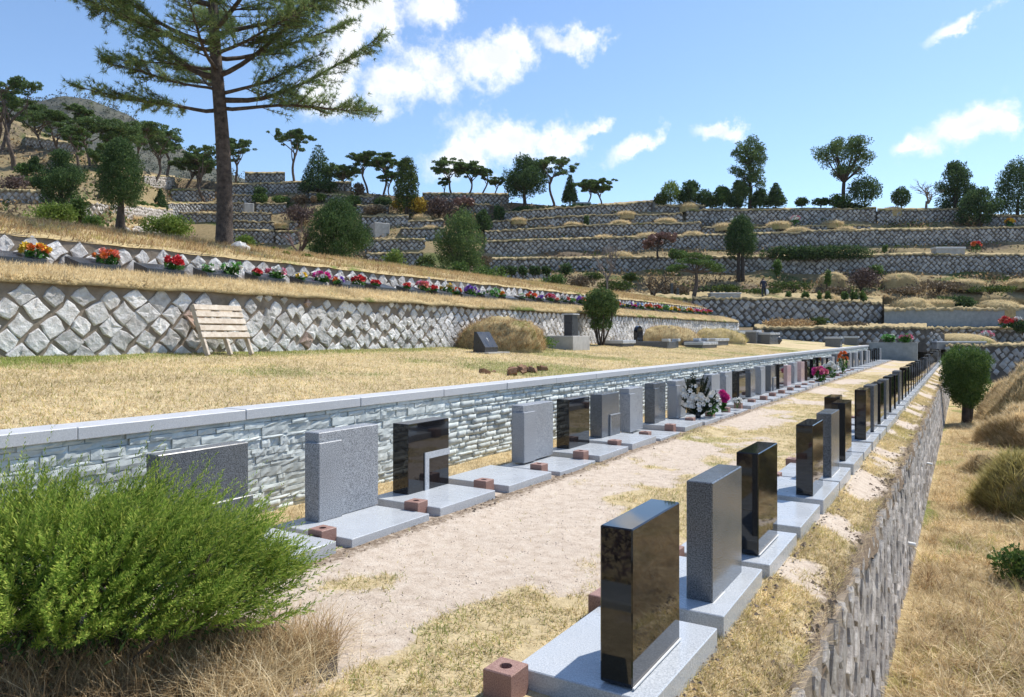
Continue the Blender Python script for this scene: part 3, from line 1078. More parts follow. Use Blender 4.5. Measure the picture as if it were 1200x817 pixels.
HW = [  # (points, label)
    ([(768, 241, 249), (827, 241, 249)], 'short low stone wall on the skyline terrace beside the corner pier'),
    ([(590, 249, 260), (680, 242, 255), (765, 236, 251)], 'highest stone terrace wall left of the pier at hilltop centre'),
    ([(804, 246, 267), (980, 245, 264), (1027, 244, 266)], 'highest stone terrace wall below the tall ragged tree'),
    ([(1028, 246, 265), (1127, 245, 264)], 'highest stone terrace wall below the ball-topped topiary tree'),
    ([(1152, 253, 266), (1300, 252, 266)], 'short stone terrace wall at the right edge below the big oval conifer'),
    ([(572, 260, 270), (690, 252, 263), (800, 250, 262)], 'second highest stone terrace wall at hilltop centre'),
    ([(568, 271, 281), (690, 264, 278), (822, 260, 277)], 'third stone terrace wall from the hilltop, behind the small dark cone'),
    ([(823, 266, 272), (1020, 264, 271)], 'thin low stone kerb wall below the mounds, right of centre'),
    ([(568, 283, 299), (700, 279, 299), (840, 275, 300), (980, 270, 293), (1090, 268, 294), (1300, 264, 294)], 'very long stone terrace wall behind the clipped dark hedge'),
    ([(574, 303, 316), (690, 302, 321), (790, 301, 324), (980, 300, 326), (1090, 297, 328), (1300, 300, 332)], 'lowest long shaded stone terrace wall above the grave mounds'),
    ([(268, 216, 231), (330, 214, 230), (361, 213, 229)], 'stone terrace wall below the tall pine right of the trunk'),
    ([(362, 215, 224), (412, 214, 224)], 'stone terrace wall below the layered spruce'),
    ([(362, 225, 233), (438, 231, 239)], 'stone terrace wall under the flat pines, left of the cypress'),
    ([(200, 222, 233), (252, 222, 233)], 'upper stone terrace wall just left of the big trunk'),
    ([(266, 229, 238), (302, 229, 238)], 'narrow stone terrace wall just right of the big trunk'),
    ([(190, 238, 249), (286, 238, 249)], 'stone terrace wall passing behind the big pine trunk'),
    ([(300, 239, 250), (336, 239, 250)], 'short stone terrace wall right of the pale return block'),
    ([(210, 249, 260), (318, 249, 260)], 'third stone terrace wall behind the big pine trunk'),
    ([(262, 259, 267), (348, 260, 267)], 'low stone terrace wall left of the twiggy bare shrub'),
    ([(268, 270, 288), (321, 270, 288)], 'lowest stone terrace wall right of the big trunk'),
    ([(323, 271, 290), (350, 271, 290)], 'stone terrace wall stub beside the twiggy bare shrub'),
    ([(287, 203, 214), (334, 203, 214)], 'dark stone wall on the skyline right of the trunk'),
    ([(418, 240, 248), (456, 240, 248)], 'stone terrace wall left of the pale green cypress'),
    ([(424, 253, 269), (479, 252, 269)], 'stone terrace wall below the pale green cypress'),
    ([(478, 258, 268), (520, 257, 268)], 'low stone wall below the brown bare shrubs'),
    ([(470, 268, 281), (522, 267, 281)], 'stone wall left of the broad dark pine'),
    ([(426, 280, 295), (498, 280, 295)], 'stone terrace wall right of the large juniper'),
    ([(430, 297, 313), (496, 297, 313)], 'lowest stone wall right of the large juniper'),
    ([(495, 227, 238), (596, 228, 239)], 'dark overgrown wall on the skyline below the flat pines'),
    ([(541, 239, 247), (574, 239, 248)], 'short stone wall beside the pink blossom bush'),
    ([(590, 318, 336), (645, 318, 336)], 'small stone wall under the row of clipped round bushes'),
]
for k, (pts, lab) in enumerate(HW): hill_wall(pts, lab)
# the lit walls on the left-hand slope
hill_wall([(-40, 221, 243), (62, 225, 245)], 'sunlit pale stone wall at the far left slope', smat='rstone_i', body='mortar')
hill_wall([(98, 236, 262), (150, 240, 264), (205, 246, 266)], 'sunlit pale stone wall behind the oval juniper', smat='rstone_i', body='mortar')
hill_wall([(92, 262, 275), (215, 266, 279)], 'low pale stone wall behind the round green shrub', smat='rstone_i', body='mortar')
hill_wall([(60, 186, 200), (98, 196, 210)], 'small pale stone wall high among the left pines', smat='rstone_i', body='mortar')
hill_wall([(30, 160, 176), (96, 170, 186)], 'upper pale stone wall among the left pines', smat='rstone_i', body='mortar')
hill_wall([(168, 205, 214), (205, 208, 217)], 'short wall with steps below the leaning pine', smat='rstone_i', body='mortar')
# the nearer walls at the foot of the hill
hill_wall([(808, 349, 381), (930, 350, 381), (1034, 354, 383)], 'dark stone wall below the person and the row of clipped bushes', d=[61, 63], a=.66, rise=6)
hill_wall([(884, 384, 394), (1086, 384, 394)], 'long low dark stone wall behind the two granite boxes', d=[57.5, 56.5], a=.6, rise=4)
hill_wall([(1086, 384, 402), (1300, 385, 402)], 'dark stone wall below the pale concrete wall at right', d=[61, 62], a=.7, rise=1, back=2.5)
hill_wall([(1108, 404, 427), (1300, 405, 432)], 'lowest dark stone wall behind the round conifer at right', d=[55.5, 56], a=.75, rise=3)
hill_wall([(1086, 386, 420), (1107, 392, 420)], 'dark stacked stone corner at the end of the right row', d=[56.5, 57], a=.5, terrace=False)
hill_wall([(735, 347, 362), (811, 350, 363)], 'short sunlit stone wall under the bare tree', d=[49, 50.5], smat='wstone_i', body='mortar', a=.5, rise=3)


def concrete_walls():
    w = hill_wall([(1036, 362, 384), (1300, 362, 384)], 'smooth pale concrete retaining wall at right', d=[62, 63.5], nostones=True, body='concrete', rise=4, lip=.12, group=None)
    # plain cast wall closing the walk
    o = MB().box(-5.55, -2.65, ROW1, ROW1 + .3, -.3, 1.22, .015).out('concrete_wall', M['concrete'])
    tag(o, 'pale concrete end wall closing the walk between the grave rows', 'wall')
    # pier at the corner of the hilltop wall
    d = dfun(765, 240) + .1
    a = P(763, 252, d); 
    e = empty('stone_pier', a, YAW, 'squat stone pier ending the highest wall at hilltop centre', 'pier')
    MB().box(-.15, .75, -.4, .6, -.6, 1.55).out('pier_body', M['hstone'], e)
    MB().box(-.2, .8, -.45, .65, 1.55, 1.68).out('pier_cap', M['concreted'], e)
    # pale return block and pale stone retaining corner
    for (x, yt, yb, wpx, lab) in ((291, 239, 249, 11, 'pale square concrete corner block right of the big trunk'), (446, 262, 277, 18, 'pale sloping concrete corner left of the broad pine')):
        d = dfun(x, yt) - 1.6; p = P(x, yb, d); s = d / F
        o = MB().box(-wpx * s / 2, wpx * s / 2, -.6, 1.2, -.4, (yb - yt) * s, .05).out('concrete_block', M['concreted']); o.location = p; o.rotation_euler = (0, 0, YAW + .5)
        tag(o, lab, 'block')


concrete_walls()


def mountain():
    pts = [(-400, 160), (-100, 130), (40, 120), (75, 112), (105, 116), (150, 134), (200, 166), (250, 196), (300, 216), (360, 240), (450, 262)]
    d = 420
    xs = np.arange(-400, 451, 4.0)
    G = np.zeros((len(xs), 26, 3))
    for i, x in enumerate(xs):
        yc = np.interp(x, [p[0] for p in pts], [p[1] for p in pts])
        for j in range(26):
            y = 300 + (yc - 300) * min(1, j / 20)
            dd = d - 130 * (1 - min(1, j / 20)) + (max(0, j - 20) * 40)
            G[i, j] = P(x, y, dd)
            if j > 20: G[i, j] = P(x, yc, d) + Vector((-SS, CC, 0)) * (j - 20) * 40 + Vector((0, 0, -(j - 20) * 8))
    G[..., 2] += 2.5 * (fbm(G[..., 0] * .05, G[..., 1] * .05 + G[..., 2] * .05, 7, 4) - .5)
    tag(link('mountain', grid('mountain', G, M['mount'], flip=True)), kind='structure')
    g = np.random.default_rng(4)
    gi = g.integers(0, G.shape[0], 4200); gj = g.integers(8, 21, 4200)
    C = G[gi, gj] + g.normal(0, 1.2, (4200, 3))
    V = []
    for c in C:
        r = g.uniform(1.0, 1.8)
        pts_, u = blob_points(g, c + np.array([0, 0, r * .6]), (r, r, r * 1.1), 16)
        V.append(leaves_at(g, pts_, r * .6, r * .4))
    m = leafmat('far_woodland', (.045, .06, .035), (.08, .095, .058), (.15, .135, .10), .1)
    stuff('far_forest', np.concatenate(V), m, 'hazy brown-green wood covering the far mountain at left', 'forest')


mountain()


# ================================================================ GRAVES OF THE TWO ROWS
def flower_holder(loc, label, group, s=.155, h=.14):
    e = empty('flower_holder', loc, rnd.uniform(-.05, .05), label, 'flower holder', group)
    a = s / 2; r = s * .2; n = 16
    v = []; f = []
    circ = [(math.cos(2 * math.pi * k / n) * r, math.sin(2 * math.pi * k / n) * r) for k in range(n)]
    sq = []
    for k in range(n):
        q = 2 * math.pi * k / n; m = max(abs(math.cos(q)), abs(math.sin(q)))
        sq.append((math.cos(q) / m * a, math.sin(q) / m * a))
    c = .005
    rings = [[(x, y, -.06) for x, y in sq], [(x, y, h - c) for x, y in sq], [(x * (1 - c / a), y * (1 - c / a), h) for x, y in sq], [(x, y, h) for x, y in circ], [(x, y, h - .07) for x, y in circ]]
    for r_ in rings: v += r_
    for i in range(4):
        for k in range(n):
            k2 = (k + 1) % n
            f.append((i * n + k, i * n + k2, (i + 1) * n + k2, (i + 1) * n + k))
    f.append(tuple(4 * n + k for k in range(n)))
    if 'holder' not in MESHES:
        MESHES['holder'] = mesh('block', v, f, M['pink'])
    link('block', MESHES['holder'], e)
    return e


MESHES = {}
SLAB_H = .1


def gravestone(side, k, y, kind, mat, yo=.2, ln=.7, h=.72, slab=(1.0,), xo=None, sy=1.0):
    """one plot: base slab and upright tablet. side 'left' faces the walk with +x, 'right' with -x"""
    matname = {'black': 'polished black', 'grey': 'speckled grey', 'greyd': 'dark grey', 'pinkm': 'pink'}[mat]
    rowname = 'of the row beside the stacked-stone wall' if side == 'left' else 'of the row above the right-hand drop'
    grp = 'gravestones in the %s row' % side
    dz = rnd.uniform(-.006, .006)
    if side == 'left': xa, xb = -4.95, -4.1
    else: xa, xb = -1.865, -1.165
    if kind == 'none':
        e = empty('grave_slab', (0, y, dz), 0, 'bare flat granite slab without a headstone, %s %s' % (nth(k + 1), rowname), 'grave slab', 'empty slabs of the grave rows')
    else:
        kd = {'plain': '', 'notch': ' stepped', 'frame': ' inlaid', 'inset': ' inset-panel', 'tier': ' two-tier', 'wide': ' broad'}[kind]
        e = empty('gravestone', (0, y, dz), 0, '%s%s gravestone, %s %s' % (matname, kd, nth(k + 1), rowname), 'gravestone', grp)
    key = ('slab', side)
    if key not in MESHES:
        mb = MB().box(xa, xb, 0, .98, -.08, SLAB_H, .005); MESHES[key] = mesh('base_slab', mb.v, mb.f, M['slab'])
    s = link('base_slab', MESHES[key], e)
    s.rotation_euler = (rnd.uniform(-.006, .006), rnd.uniform(-.008, .008), rnd.uniform(-.010, .010)); s.scale = (1, rnd.uniform(.96, 1.03), 1)
    if kind == 'none': return e
    B = SLAB_H
    if side == 'left':
        x1 = -4.70 if xo is None else xo; x0 = x1 - .20
    else:
        x0 = -1.437 if xo is None else xo; x1 = x0 + .16
    if kind in ('plain', 'wide'):
        t = MB().box(x0, x1, yo, yo + ln, B, B + h, .006).out('tablet', M[mat], e)
        if side == 'right':         # pale joint strip at the foot of the back
            MB().box(x1 + .001, x1 + .010, yo - .003, yo + ln + .003, B, B + .007).out('joint_strip', M['marble'], e)
    elif kind == 'notch':
        MB().box(x0, x1 - .028, yo, yo + ln, B, B + h, .006).out('tablet', M[mat], e)
        MB().box(x0 + .03, x1, yo - .022, yo + ln * .34, B, B + h - .085, .005).out('side_panel', M[mat], e)
    elif kind == 'frame':
        t = MB().box(x0, x1, yo, yo + ln, B, B + h, .005).out('tablet', M[mat], e)
        w_ = .065; a = yo + ln * .38; ztop = B + h * .56
        MB().prism([(a, B + .002), (a + w_, B + .002), (a + w_, ztop - w_), (yo + ln, ztop - w_), (yo + ln, ztop), (a, ztop)], 'x', x1 + .001, x1 + .012).out('frame_inlay', M['slab'], t, fix=True)
    elif kind == 'inset':
        t = MB().box(x0, x1, yo, yo + ln, B, B + h, .006).out('tablet', M[mat], e)
        q = MB().box(x1 + .001, x1 + .02, yo + ln * .45, yo + ln, B, B + h * .5, .004).out('inset_panel', M[mat], t)
        MB().box(x1 + .001, x1 + .024, yo + ln * .42, yo + ln * .449, B, B + h * .53, .003).out('panel_border', M['grey'], t)
        MB().box(x1 + .001, x1 + .024, yo + ln * .449, yo + ln, B + h * .501, B + h * .53, .003).out('panel_border', M['grey'], t)
    elif kind == 'tier':
        MB().box(x0, x1 - .06, yo, yo + ln, B, B + h, .006).out('tablet', M[mat], e)
        MB().box(x1 - .059, x1, yo, yo + ln, B, B + h * .48, .006).out('lower_step', M[mat], e)
    return e


PITCH = 1.155
LEFT = [('tier', 'greyd', -.06, .76, .77), ('notch', 'grey', .25, .76, .76), ('frame', 'black', .26, .68, .72), ('none', 'grey', 0, 0, 0), ('notch', 'grey', .24, .80, .72),
        ('plain', 'black', .30, .66, .70), ('inset', 'greyd', .24, .66, .70), ('notch', 'grey', .22, .62, .72), ('notch', 'greyd', .2, .62, .74), ('notch', 'grey', .24, .6, .72),
        ('plain', 'black', .24, .6, .7), ('inset', 'grey', .2, .64, .74), ('notch', 'grey', .22, .6, .74), ('plain', 'black', .22, .6, .72), ('notch', 'greyd', .22, .6, .72),
        ('notch', 'grey', .22, .6, .74), ('inset', 'greyd', .22, .6, .74), ('plain', 'black', .22, .6, .74), ('plain', 'pinkm', .22, .6, .66), ('notch', 'grey', .22, .62, .7),
        ('plain', 'pinkm', .22, .6, .7)]
RIGHT = [('plain', 'black', .07, .65, .72), ('plain', 'greyd', .16, .68, .72), ('plain', 'black', .16, .64, .74), ('none', 'grey', 0, 0, 0), ('plain', 'black', .12, .62, .71),
         ('plain', 'greyd', .16, .62, .72), ('plain', 'black', .16, .6, .74), ('plain', 'black', .16, .6, .72), ('plain', 'black', .14, .62, .76), ('plain', 'greyd', .14, .62, .76),
         ('plain', 'black', .14, .62, .74), ('plain', 'greyd', .14, .6, .74), ('plain', 'black', .14, .6, .74), ('plain', 'black', .14, .6, .73)]


def build_rows():
    g = random.Random(21)
    for k in range(45):
        y = 3.17 + PITCH * k
        if k < len(LEFT): kind, mat, yo, ln, h = LEFT[k]
        else: kind, mat, yo, ln, h = g.choice(('plain', 'notch', 'inset', 'plain')), g.choice(('black', 'grey', 'greyd')), .22, .62, g.uniform(.68, .78)
        gravestone('left', k, y, kind, mat, yo, ln, h)
        if 0 < k < 30:
            flower_holder((-4.33 + g.uniform(-.02, .02), y - .085 + g.uniform(-.006, .006), .035), 'pink granite flower holder at the corner of the %s plot beside the stacked-stone wall' % nth(k + 1), 'flower holders of the left row')
    for k in range(45):
        y = 3.07 + PITCH * k
        if k < len(RIGHT): kind, mat, yo, ln, h = RIGHT[k]
        else: kind, mat, yo, ln, h = 'plain', g.choice(('black', 'greyd', 'black')), .14, .62, g.uniform(.69, .77)
        gravestone('right', k, y, kind, mat, yo, ln, h, xo=-1.70 if k == 7 else None)
        if k < 14:
            flower_holder((-1.855 + g.uniform(-.01, .01), y - .09 + g.uniform(-.006, .006), 0), 'pink granite flower holder at the corner of the %s plot above the drop' % nth(k + 1), 'flower holders of the right row')


build_rows()


# ---------------------------------------------------------------- flowers
def bunch(name, loc, cols, label, r=.14, h=.3, n=10, petals=9, cat='flowers', group=None, leafn=50, lmat='fleaf', psize=.055, seed=0, pot=None):
    """a bunch: stems and leaves below, each bloom a ring of petals"""
    g = np.random.default_rng(seed + int(loc[1] * 10))
    e = empty(name, loc, 0, label, cat, group)
    per = {}
    stems = MB()
    for i in range(n):
        u = unit(g, 1)[0]; u[2] = abs(u[2]) * .8 + .25; u /= np.linalg.norm(u)
        c = np.array([0, 0, h * .55]) + u * np.array([r, r, h * .5]) * g.uniform(.75, 1.05)
        stems.tube([(0, 0, 0), tuple(c * .6 + np.array([0, 0, h * .08])), tuple(c)], [.005, .004, .003], 4, False)
        k = np.arange(petals)
        az = k * 2.4 + g.random()
        lift = .25 + .75 * (k / petals)
        t1 = np.cross(u, [0.3, .2, .9]); t1 /= np.linalg.norm(t1); t2 = np.cross(u, t1)
        d = (np.cos(az)[:, None] * t1 + np.sin(az)[:, None] * t2) * (1.05 - lift[:, None] * .7) + u * lift[:, None]
        d /= np.linalg.norm(d, axis=1, keepdims=True)
        w = np.cross(d, u); w /= np.linalg.norm(w, axis=1, keepdims=True) + 1e-9
        a = c + d * psize * .15
        s = psize * g.uniform(.8, 1.2)
        per.setdefault(cols[i % len(cols)], []).append(np.stack([a, c + d * s * .6 + w * s * .38, c + d * s + u * s * .12, c + d * s * .6 - w * s * .38], 1))
    stems.out('stems', M['fleaf'], e)
    for cn, V in per.items(): link('blooms', mesh_np('blooms', np.concatenate(V), FL[cn]), e)['kind'] = 'stuff'
    if leafn:
        pts, u = blob_points(g, (0, 0, h * .42), (r * .95, r * .95, h * .42), leafn)
        link('leaves', mesh_np('leaves', leaves_at(g, pts, psize * 1.7, psize * .7, u * .8), M[lmat]), e)
    if pot:
        MB().tube([(0, 0, -.01), (0, 0, h * .3)], [r * .35, r * .45], 12).out('pot', M[pot], e, True)
    return e


def plaques():
    """the dark sloping plaques with flowers on the terrace above the lozenge wall"""
    cols = [('yellow', 'orange'), ('orange', 'coral'), ('red',), ('green', 'white'), ('pink', 'white'), ('white', 'magenta'), ('red',), None, ('coral', 'pink'), ('white', 'yellow'), ('purple',), ('green', 'white'), None,
            ('orange', 'red'), ('red', 'pink'), ('red', 'white'), ('orange', 'purple'), ('coral', 'white'), ('yellow', 'coral'), ('red', 'yellow'), ('purple', 'white'), ('yellow', 'blue'), ('coral', 'orange'), ('red',), ('green',), ('yellow',),
            ('white', 'green'), ('yellow', 'orange'), ('magenta', 'red'), ('magenta', 'orange'), ('red', 'coral')]
    X = -12.72
    y0, d = YonX(18, X)
    g = random.Random(3)
    for k, c in enumerate(cols):
        y = y0 + 1.22 * k
        z = float(bank_z(BANK_PROFILE, X)) + .0
        where = '%s plaque from the left above the lawn' % nth(k + 1)
        e = empty('grave_plaque', (X, y, z), g.uniform(-.04, .04), 'dark sloping granite plaque, ' + where, 'plaque', 'plaques on the terrace above the lawn')
        # wedge: high at the back (-x), sloping face towards the lawn
        mb = MB(); mb.prism([(-.22, -.05), (.22, -.05), (.22, .11), (-.22, .24)], 'y', -.36, .36); mb.out('plaque_body', M['blackd'], e, fix=True)
        MB().box(-.27, .30, -.41, .41, -.12, .012).out('plinth', M['greyd'], e)
        if c:
            nm = ' and '.join(c)
            bunch('flower_bunch', (X + .05 + g.uniform(-.08, .08), y + .30 + g.uniform(-.12, .12), z + .10), c, '%s flowers on the %s' % (nm, where), .17, .22, 14, 11, group='flowers on the plaques', seed=k, psize=.085)
        if k >= 3:
            c2 = cols[(k * 7 + 5) % len(cols)] or ('pink',)
            bunch('flower_bunch', (X + .02, y - .28 + g.uniform(-.1, .1), z + .09), c2, '%s blooms at left end of the %s plaque above the lawn' % (' and '.join(c2), nth(k + 1)), .12, .17, 9, 9, group='flowers on the plaques', seed=k + 40, psize=.07)


plaques()


def row_flowers():
    # the tall dark spray with white lilies
    g = np.random.default_rng(8)
    y, d = YonX(818, -4.42)
    e = empty('flower_spray', (-4.42, y, SLAB_H), 0, 'tall fan of dark leaves with white flowers against a left-row gravestone', 'flowers')
    n = 46
    V = []
    for i in range(n):
        a = g.uniform(-1.15, 1.15); L = .86 * (1 - .25 * abs(a)) * g.uniform(.75, 1.05)
        t = np.linspace(.15, 1, 16)[:, None]
        tip = np.array([math.sin(a) * L * .62, math.sin(a) * L * .2 + .06 * g.normal(), math.cos(a) * L])
        pts = t * tip + np.array([0, 0, .02]) + np.array([0, -.12, 0]) * np.sin(t * 2.2) * g.uniform(-.3, 1)
        V.append(leaves_at(g, np.repeat(pts, 3, 0), .085, .02, np.repeat(np.tile(tip / np.linalg.norm(tip), (16, 1)), 3, 0) * .9))
    link('leaves', mesh_np('leaves', np.concatenate(V), M['sprayleaf']), e)
    B = []
    for i in range(44):
        a = g.uniform(-1.1, 1.1); L = .74 * g.uniform(.2, .98)
        c = np.array([math.sin(a) * L * .62, math.sin(a) * L * .2 - .15 + g.uniform(-.05, .06), math.cos(a) * L + .04])
        k = np.arange(6); az = k * 1.05
        dd = np.stack([np.cos(az), -np.ones(6) * .7, np.sin(az)], 1); dd /= np.linalg.norm(dd, axis=1, keepdims=True)
        w = np.cross(dd, [0, 1, 0]); w /= np.linalg.norm(w, axis=1, keepdims=True)
        s = g.uniform(.05, .08)
        B.append(np.stack([c + dd * .004, c + dd * s * .6 + w * s * .3, c + dd * s, c + dd * s * .6 - w * s * .3], 1))
    link('blooms', mesh_np('blooms', np.concatenate(B), FL['white']), e)['kind'] = 'stuff'
    MB().tube([(0, 0, 0), (0, 0, .1)], [.05, .06], 12).out('pot', M['blackd'], e, True)
    y, d = YonX(846, -4.22)
    bunch('flower_bunch', (-4.2, y, .12), ('magenta',), 'single big magenta bloom with bright green leaves in the left row', .05, .40, 5, 22, leafn=36, psize=.10, seed=5)
    y, d = YonX(834, -4.25)
    bunch('flower_bunch', (-4.25, y, .10), ('white',), 'white flowers between the dark spray and the magenta bloom', .14, .42, 14, 9, leafn=30, psize=.075, seed=6)
    y, d = YonX(864, -4.25)
    bunch('flower_bunch', (-4.25, y, .10), ('white',), 'small wilted cream bunch on a slab past the magenta bloom', .10, .2, 10, 8, leafn=10, psize=.06, seed=7, lmat='drybush')
    y, d = YonX(961, -4.2)
    bunch('flower_bunch', (-4.2, y, .10), ('pink', 'magenta'), 'large pink flower cluster far along the left row', .21, .46, 20, 14, leafn=60, psize=.10, seed=8)
    y, d = YonX(973, -4.3)
    bunch('flower_bunch', (-4.3, y, .10), ('white',), 'white flower cluster beside the pink one in the left row', .24, .5, 18, 12, leafn=50, psize=.12, seed=9)
    y, d = YonX(987.5, -4.2)
    bunch('flower_bunch', (-4.2, y, .12), ('orange',), 'round orange flower bunch far along the left row', .17, .85, 16, 14, leafn=40, psize=.10, seed=10)
    for x, c, lab in ((1060, ('green', 'white'), 'green and white flowers on the concrete end wall'), (1073, ('pink', 'green'), 'faded pink flowers on the concrete end wall')):
        p = P(x, 401, YonX(x, -4.4 if x < 1065 else -3.3)[1])
        bunch('flower_bunch', (-4.35 if x < 1065 else -3.35, ROW1 + .15, 1.22), c, lab, .38, .45, 20, 10, leafn=120, psize=.16, seed=x)
    # red and orange flowers on the far terraces
    for (x, y_, d, c, lab) in ((1178, 384, 60.5, ('red', 'coral'), 'red flowers before the concrete wall at right'), (1190, 384, 60.5, ('coral', 'white'), 'pale coral flowers beside the red ones at right'), (1156, 401, 58, ('pink', 'white'), 'pink flowers on the marble edging at right'),
                                (1144, 293, 76, ('orange', 'red'), 'orange flowers on the hillside terrace beside the marble slab'), (1184, 265, 82, ('orange', 'yellow'), 'orange flowers on the upper terrace at right'), (862, 264, 83, ('white',), 'white flowers on the hillside terrace left of centre'), (932, 262, 83, ('white', 'pink'), 'pale flowers on the upper terrace beside a mound')):
        bunch('flower_bunch', tuple(P(x, y_, d)), c, lab, .45, .7, 22, 10, leafn=50, psize=.24, seed=x)


row_flowers()


# ---------------------------------------------------------------- things on the lawn
def lawn_at(x, X):
    y, d = YonX(x, X)
    return Vector((X, y, float(zlawn(X, y))))


def pallet():
    p = lawn_at(268, -10.98)
    e = empty('wooden_pallet', p, 0, 'bleached wooden pallet leaning against the pale diamond-stone wall', 'pallet')
    # local frame: u along y, w up the slope (leaning back towards -x)
    tilt = R(26)
    ux = -math.sin(tilt); uz = math.cos(tilt)

    def board(name, y0, y1, w0, w1, t0, t1, mat='wood'):
        mb = MB(); mb.box(t0, t1, y0, y1, w0, w1, .004)
        mb.v = [(t * uz + w * ux, y, -t * ux + w * uz) for (t, y, w) in mb.v]
        o = mb.out(name, M[mat], e)
        return o
    for i in range(5):
        board('board', -.49 + rnd.uniform(-.012, .012), .49 + rnd.uniform(-.012, .012), .30 + i * .133, .30 + i * .133 + .1, .0955, .118)
    for i in range(3):
        board('back_board', -.48, .48, .33 + i * .26, .41 + i * .26, -.024, -.0025)
    for yy in (-.475, -.02, .43): board('stringer', yy, yy + .045, -.02, .95, 0, .093)


pallet()


def dome(name, parent, r, h, mat, seed=0, seg=28, rings=9, sx=1.0, lump=.12):
    g = np.random.default_rng(seed)
    V = []
    for i in range(rings + 1):
        q = i / rings * math.pi / 2
        for k in range(seg):
            a = 2 * math.pi * k / seg
            rr = r * math.cos(q) ** .9
            x, y = math.cos(a) * rr * sx, math.sin(a) * rr
            z = h * math.sin(q) ** 1.1
            nn = lump * (float(fbm((x * 1.7 + z) * (1 if lump < .2 else 2) / r + 9, (y * 1.7 + z) * (1 if lump < .2 else 2) / r + seed, seed)) - .5)
            V.append((x * (1 + nn), y * (1 + nn), z * (1 + nn) - (1.0 * h if i == 0 else 0)))
    F_ = []
    for i in range(rings):
        for k in range(seg):
            k2 = (k + 1) % seg
            F_.append((i * seg + k, i * seg + k2, (i + 1) * seg + k2, (i + 1) * seg + k))
    V = np.array(V)
    me = mesh_idx(name, V, np.array(F_), mat, True, dict(g=np.full(len(V), .9), v=sstep(.55, .75, fbm(V[:, 0] * 2 / r, V[:, 1] * 2 / r, seed + 3)) * .5))
    return link(name, me, parent), V


def mound(loc, r, h, label, seed=0, fuzz=0, fl=.12, fmat='drygrass', group='grave mounds', sx=1.0, lump=.12):
    e = empty('grave_mound', loc, rnd.uniform(0, 6), label, 'grave mound', group)
    o, V = dome('mound_body', e, r, h, M['moundm'], seed, sx=sx, lump=lump, seg=28 if lump < .2 else 56, rings=9 if lump < .2 else 18)
    g = np.random.default_rng(seed + 50)
    if fuzz:
        a = g.uniform(0, 2 * np.pi, fuzz); q = np.arcsin(g.random(fuzz) * .98)
        rr = r * np.cos(q) ** .9
        x = np.cos(a) * rr * sx; y = np.sin(a) * rr; z = h * np.sin(q) ** 1.1
        nn = 1 + lump * (fbm((x * 1.7 + z) * (1 if lump < .2 else 2) / r + 9, (y * 1.7 + z) * (1 if lump < .2 else 2) / r + seed, seed) - .5)
        pts = np.stack([x * nn, y * nn, z * nn - .02], 1)
        b = blades(g, pts, fl, fl * (.075 if fuzz > 2000 else .12), .9, tri=True)
        off = np.stack([np.cos(a), np.sin(a), np.zeros(fuzz)], 1)[:, None, :] * np.array([0, 0, .8])[None, :, None] * (fl * (1 - np.sin(q)))[:, None, None]
        stuff('grass', b + off, M[fmat], None, None, e)
    return e


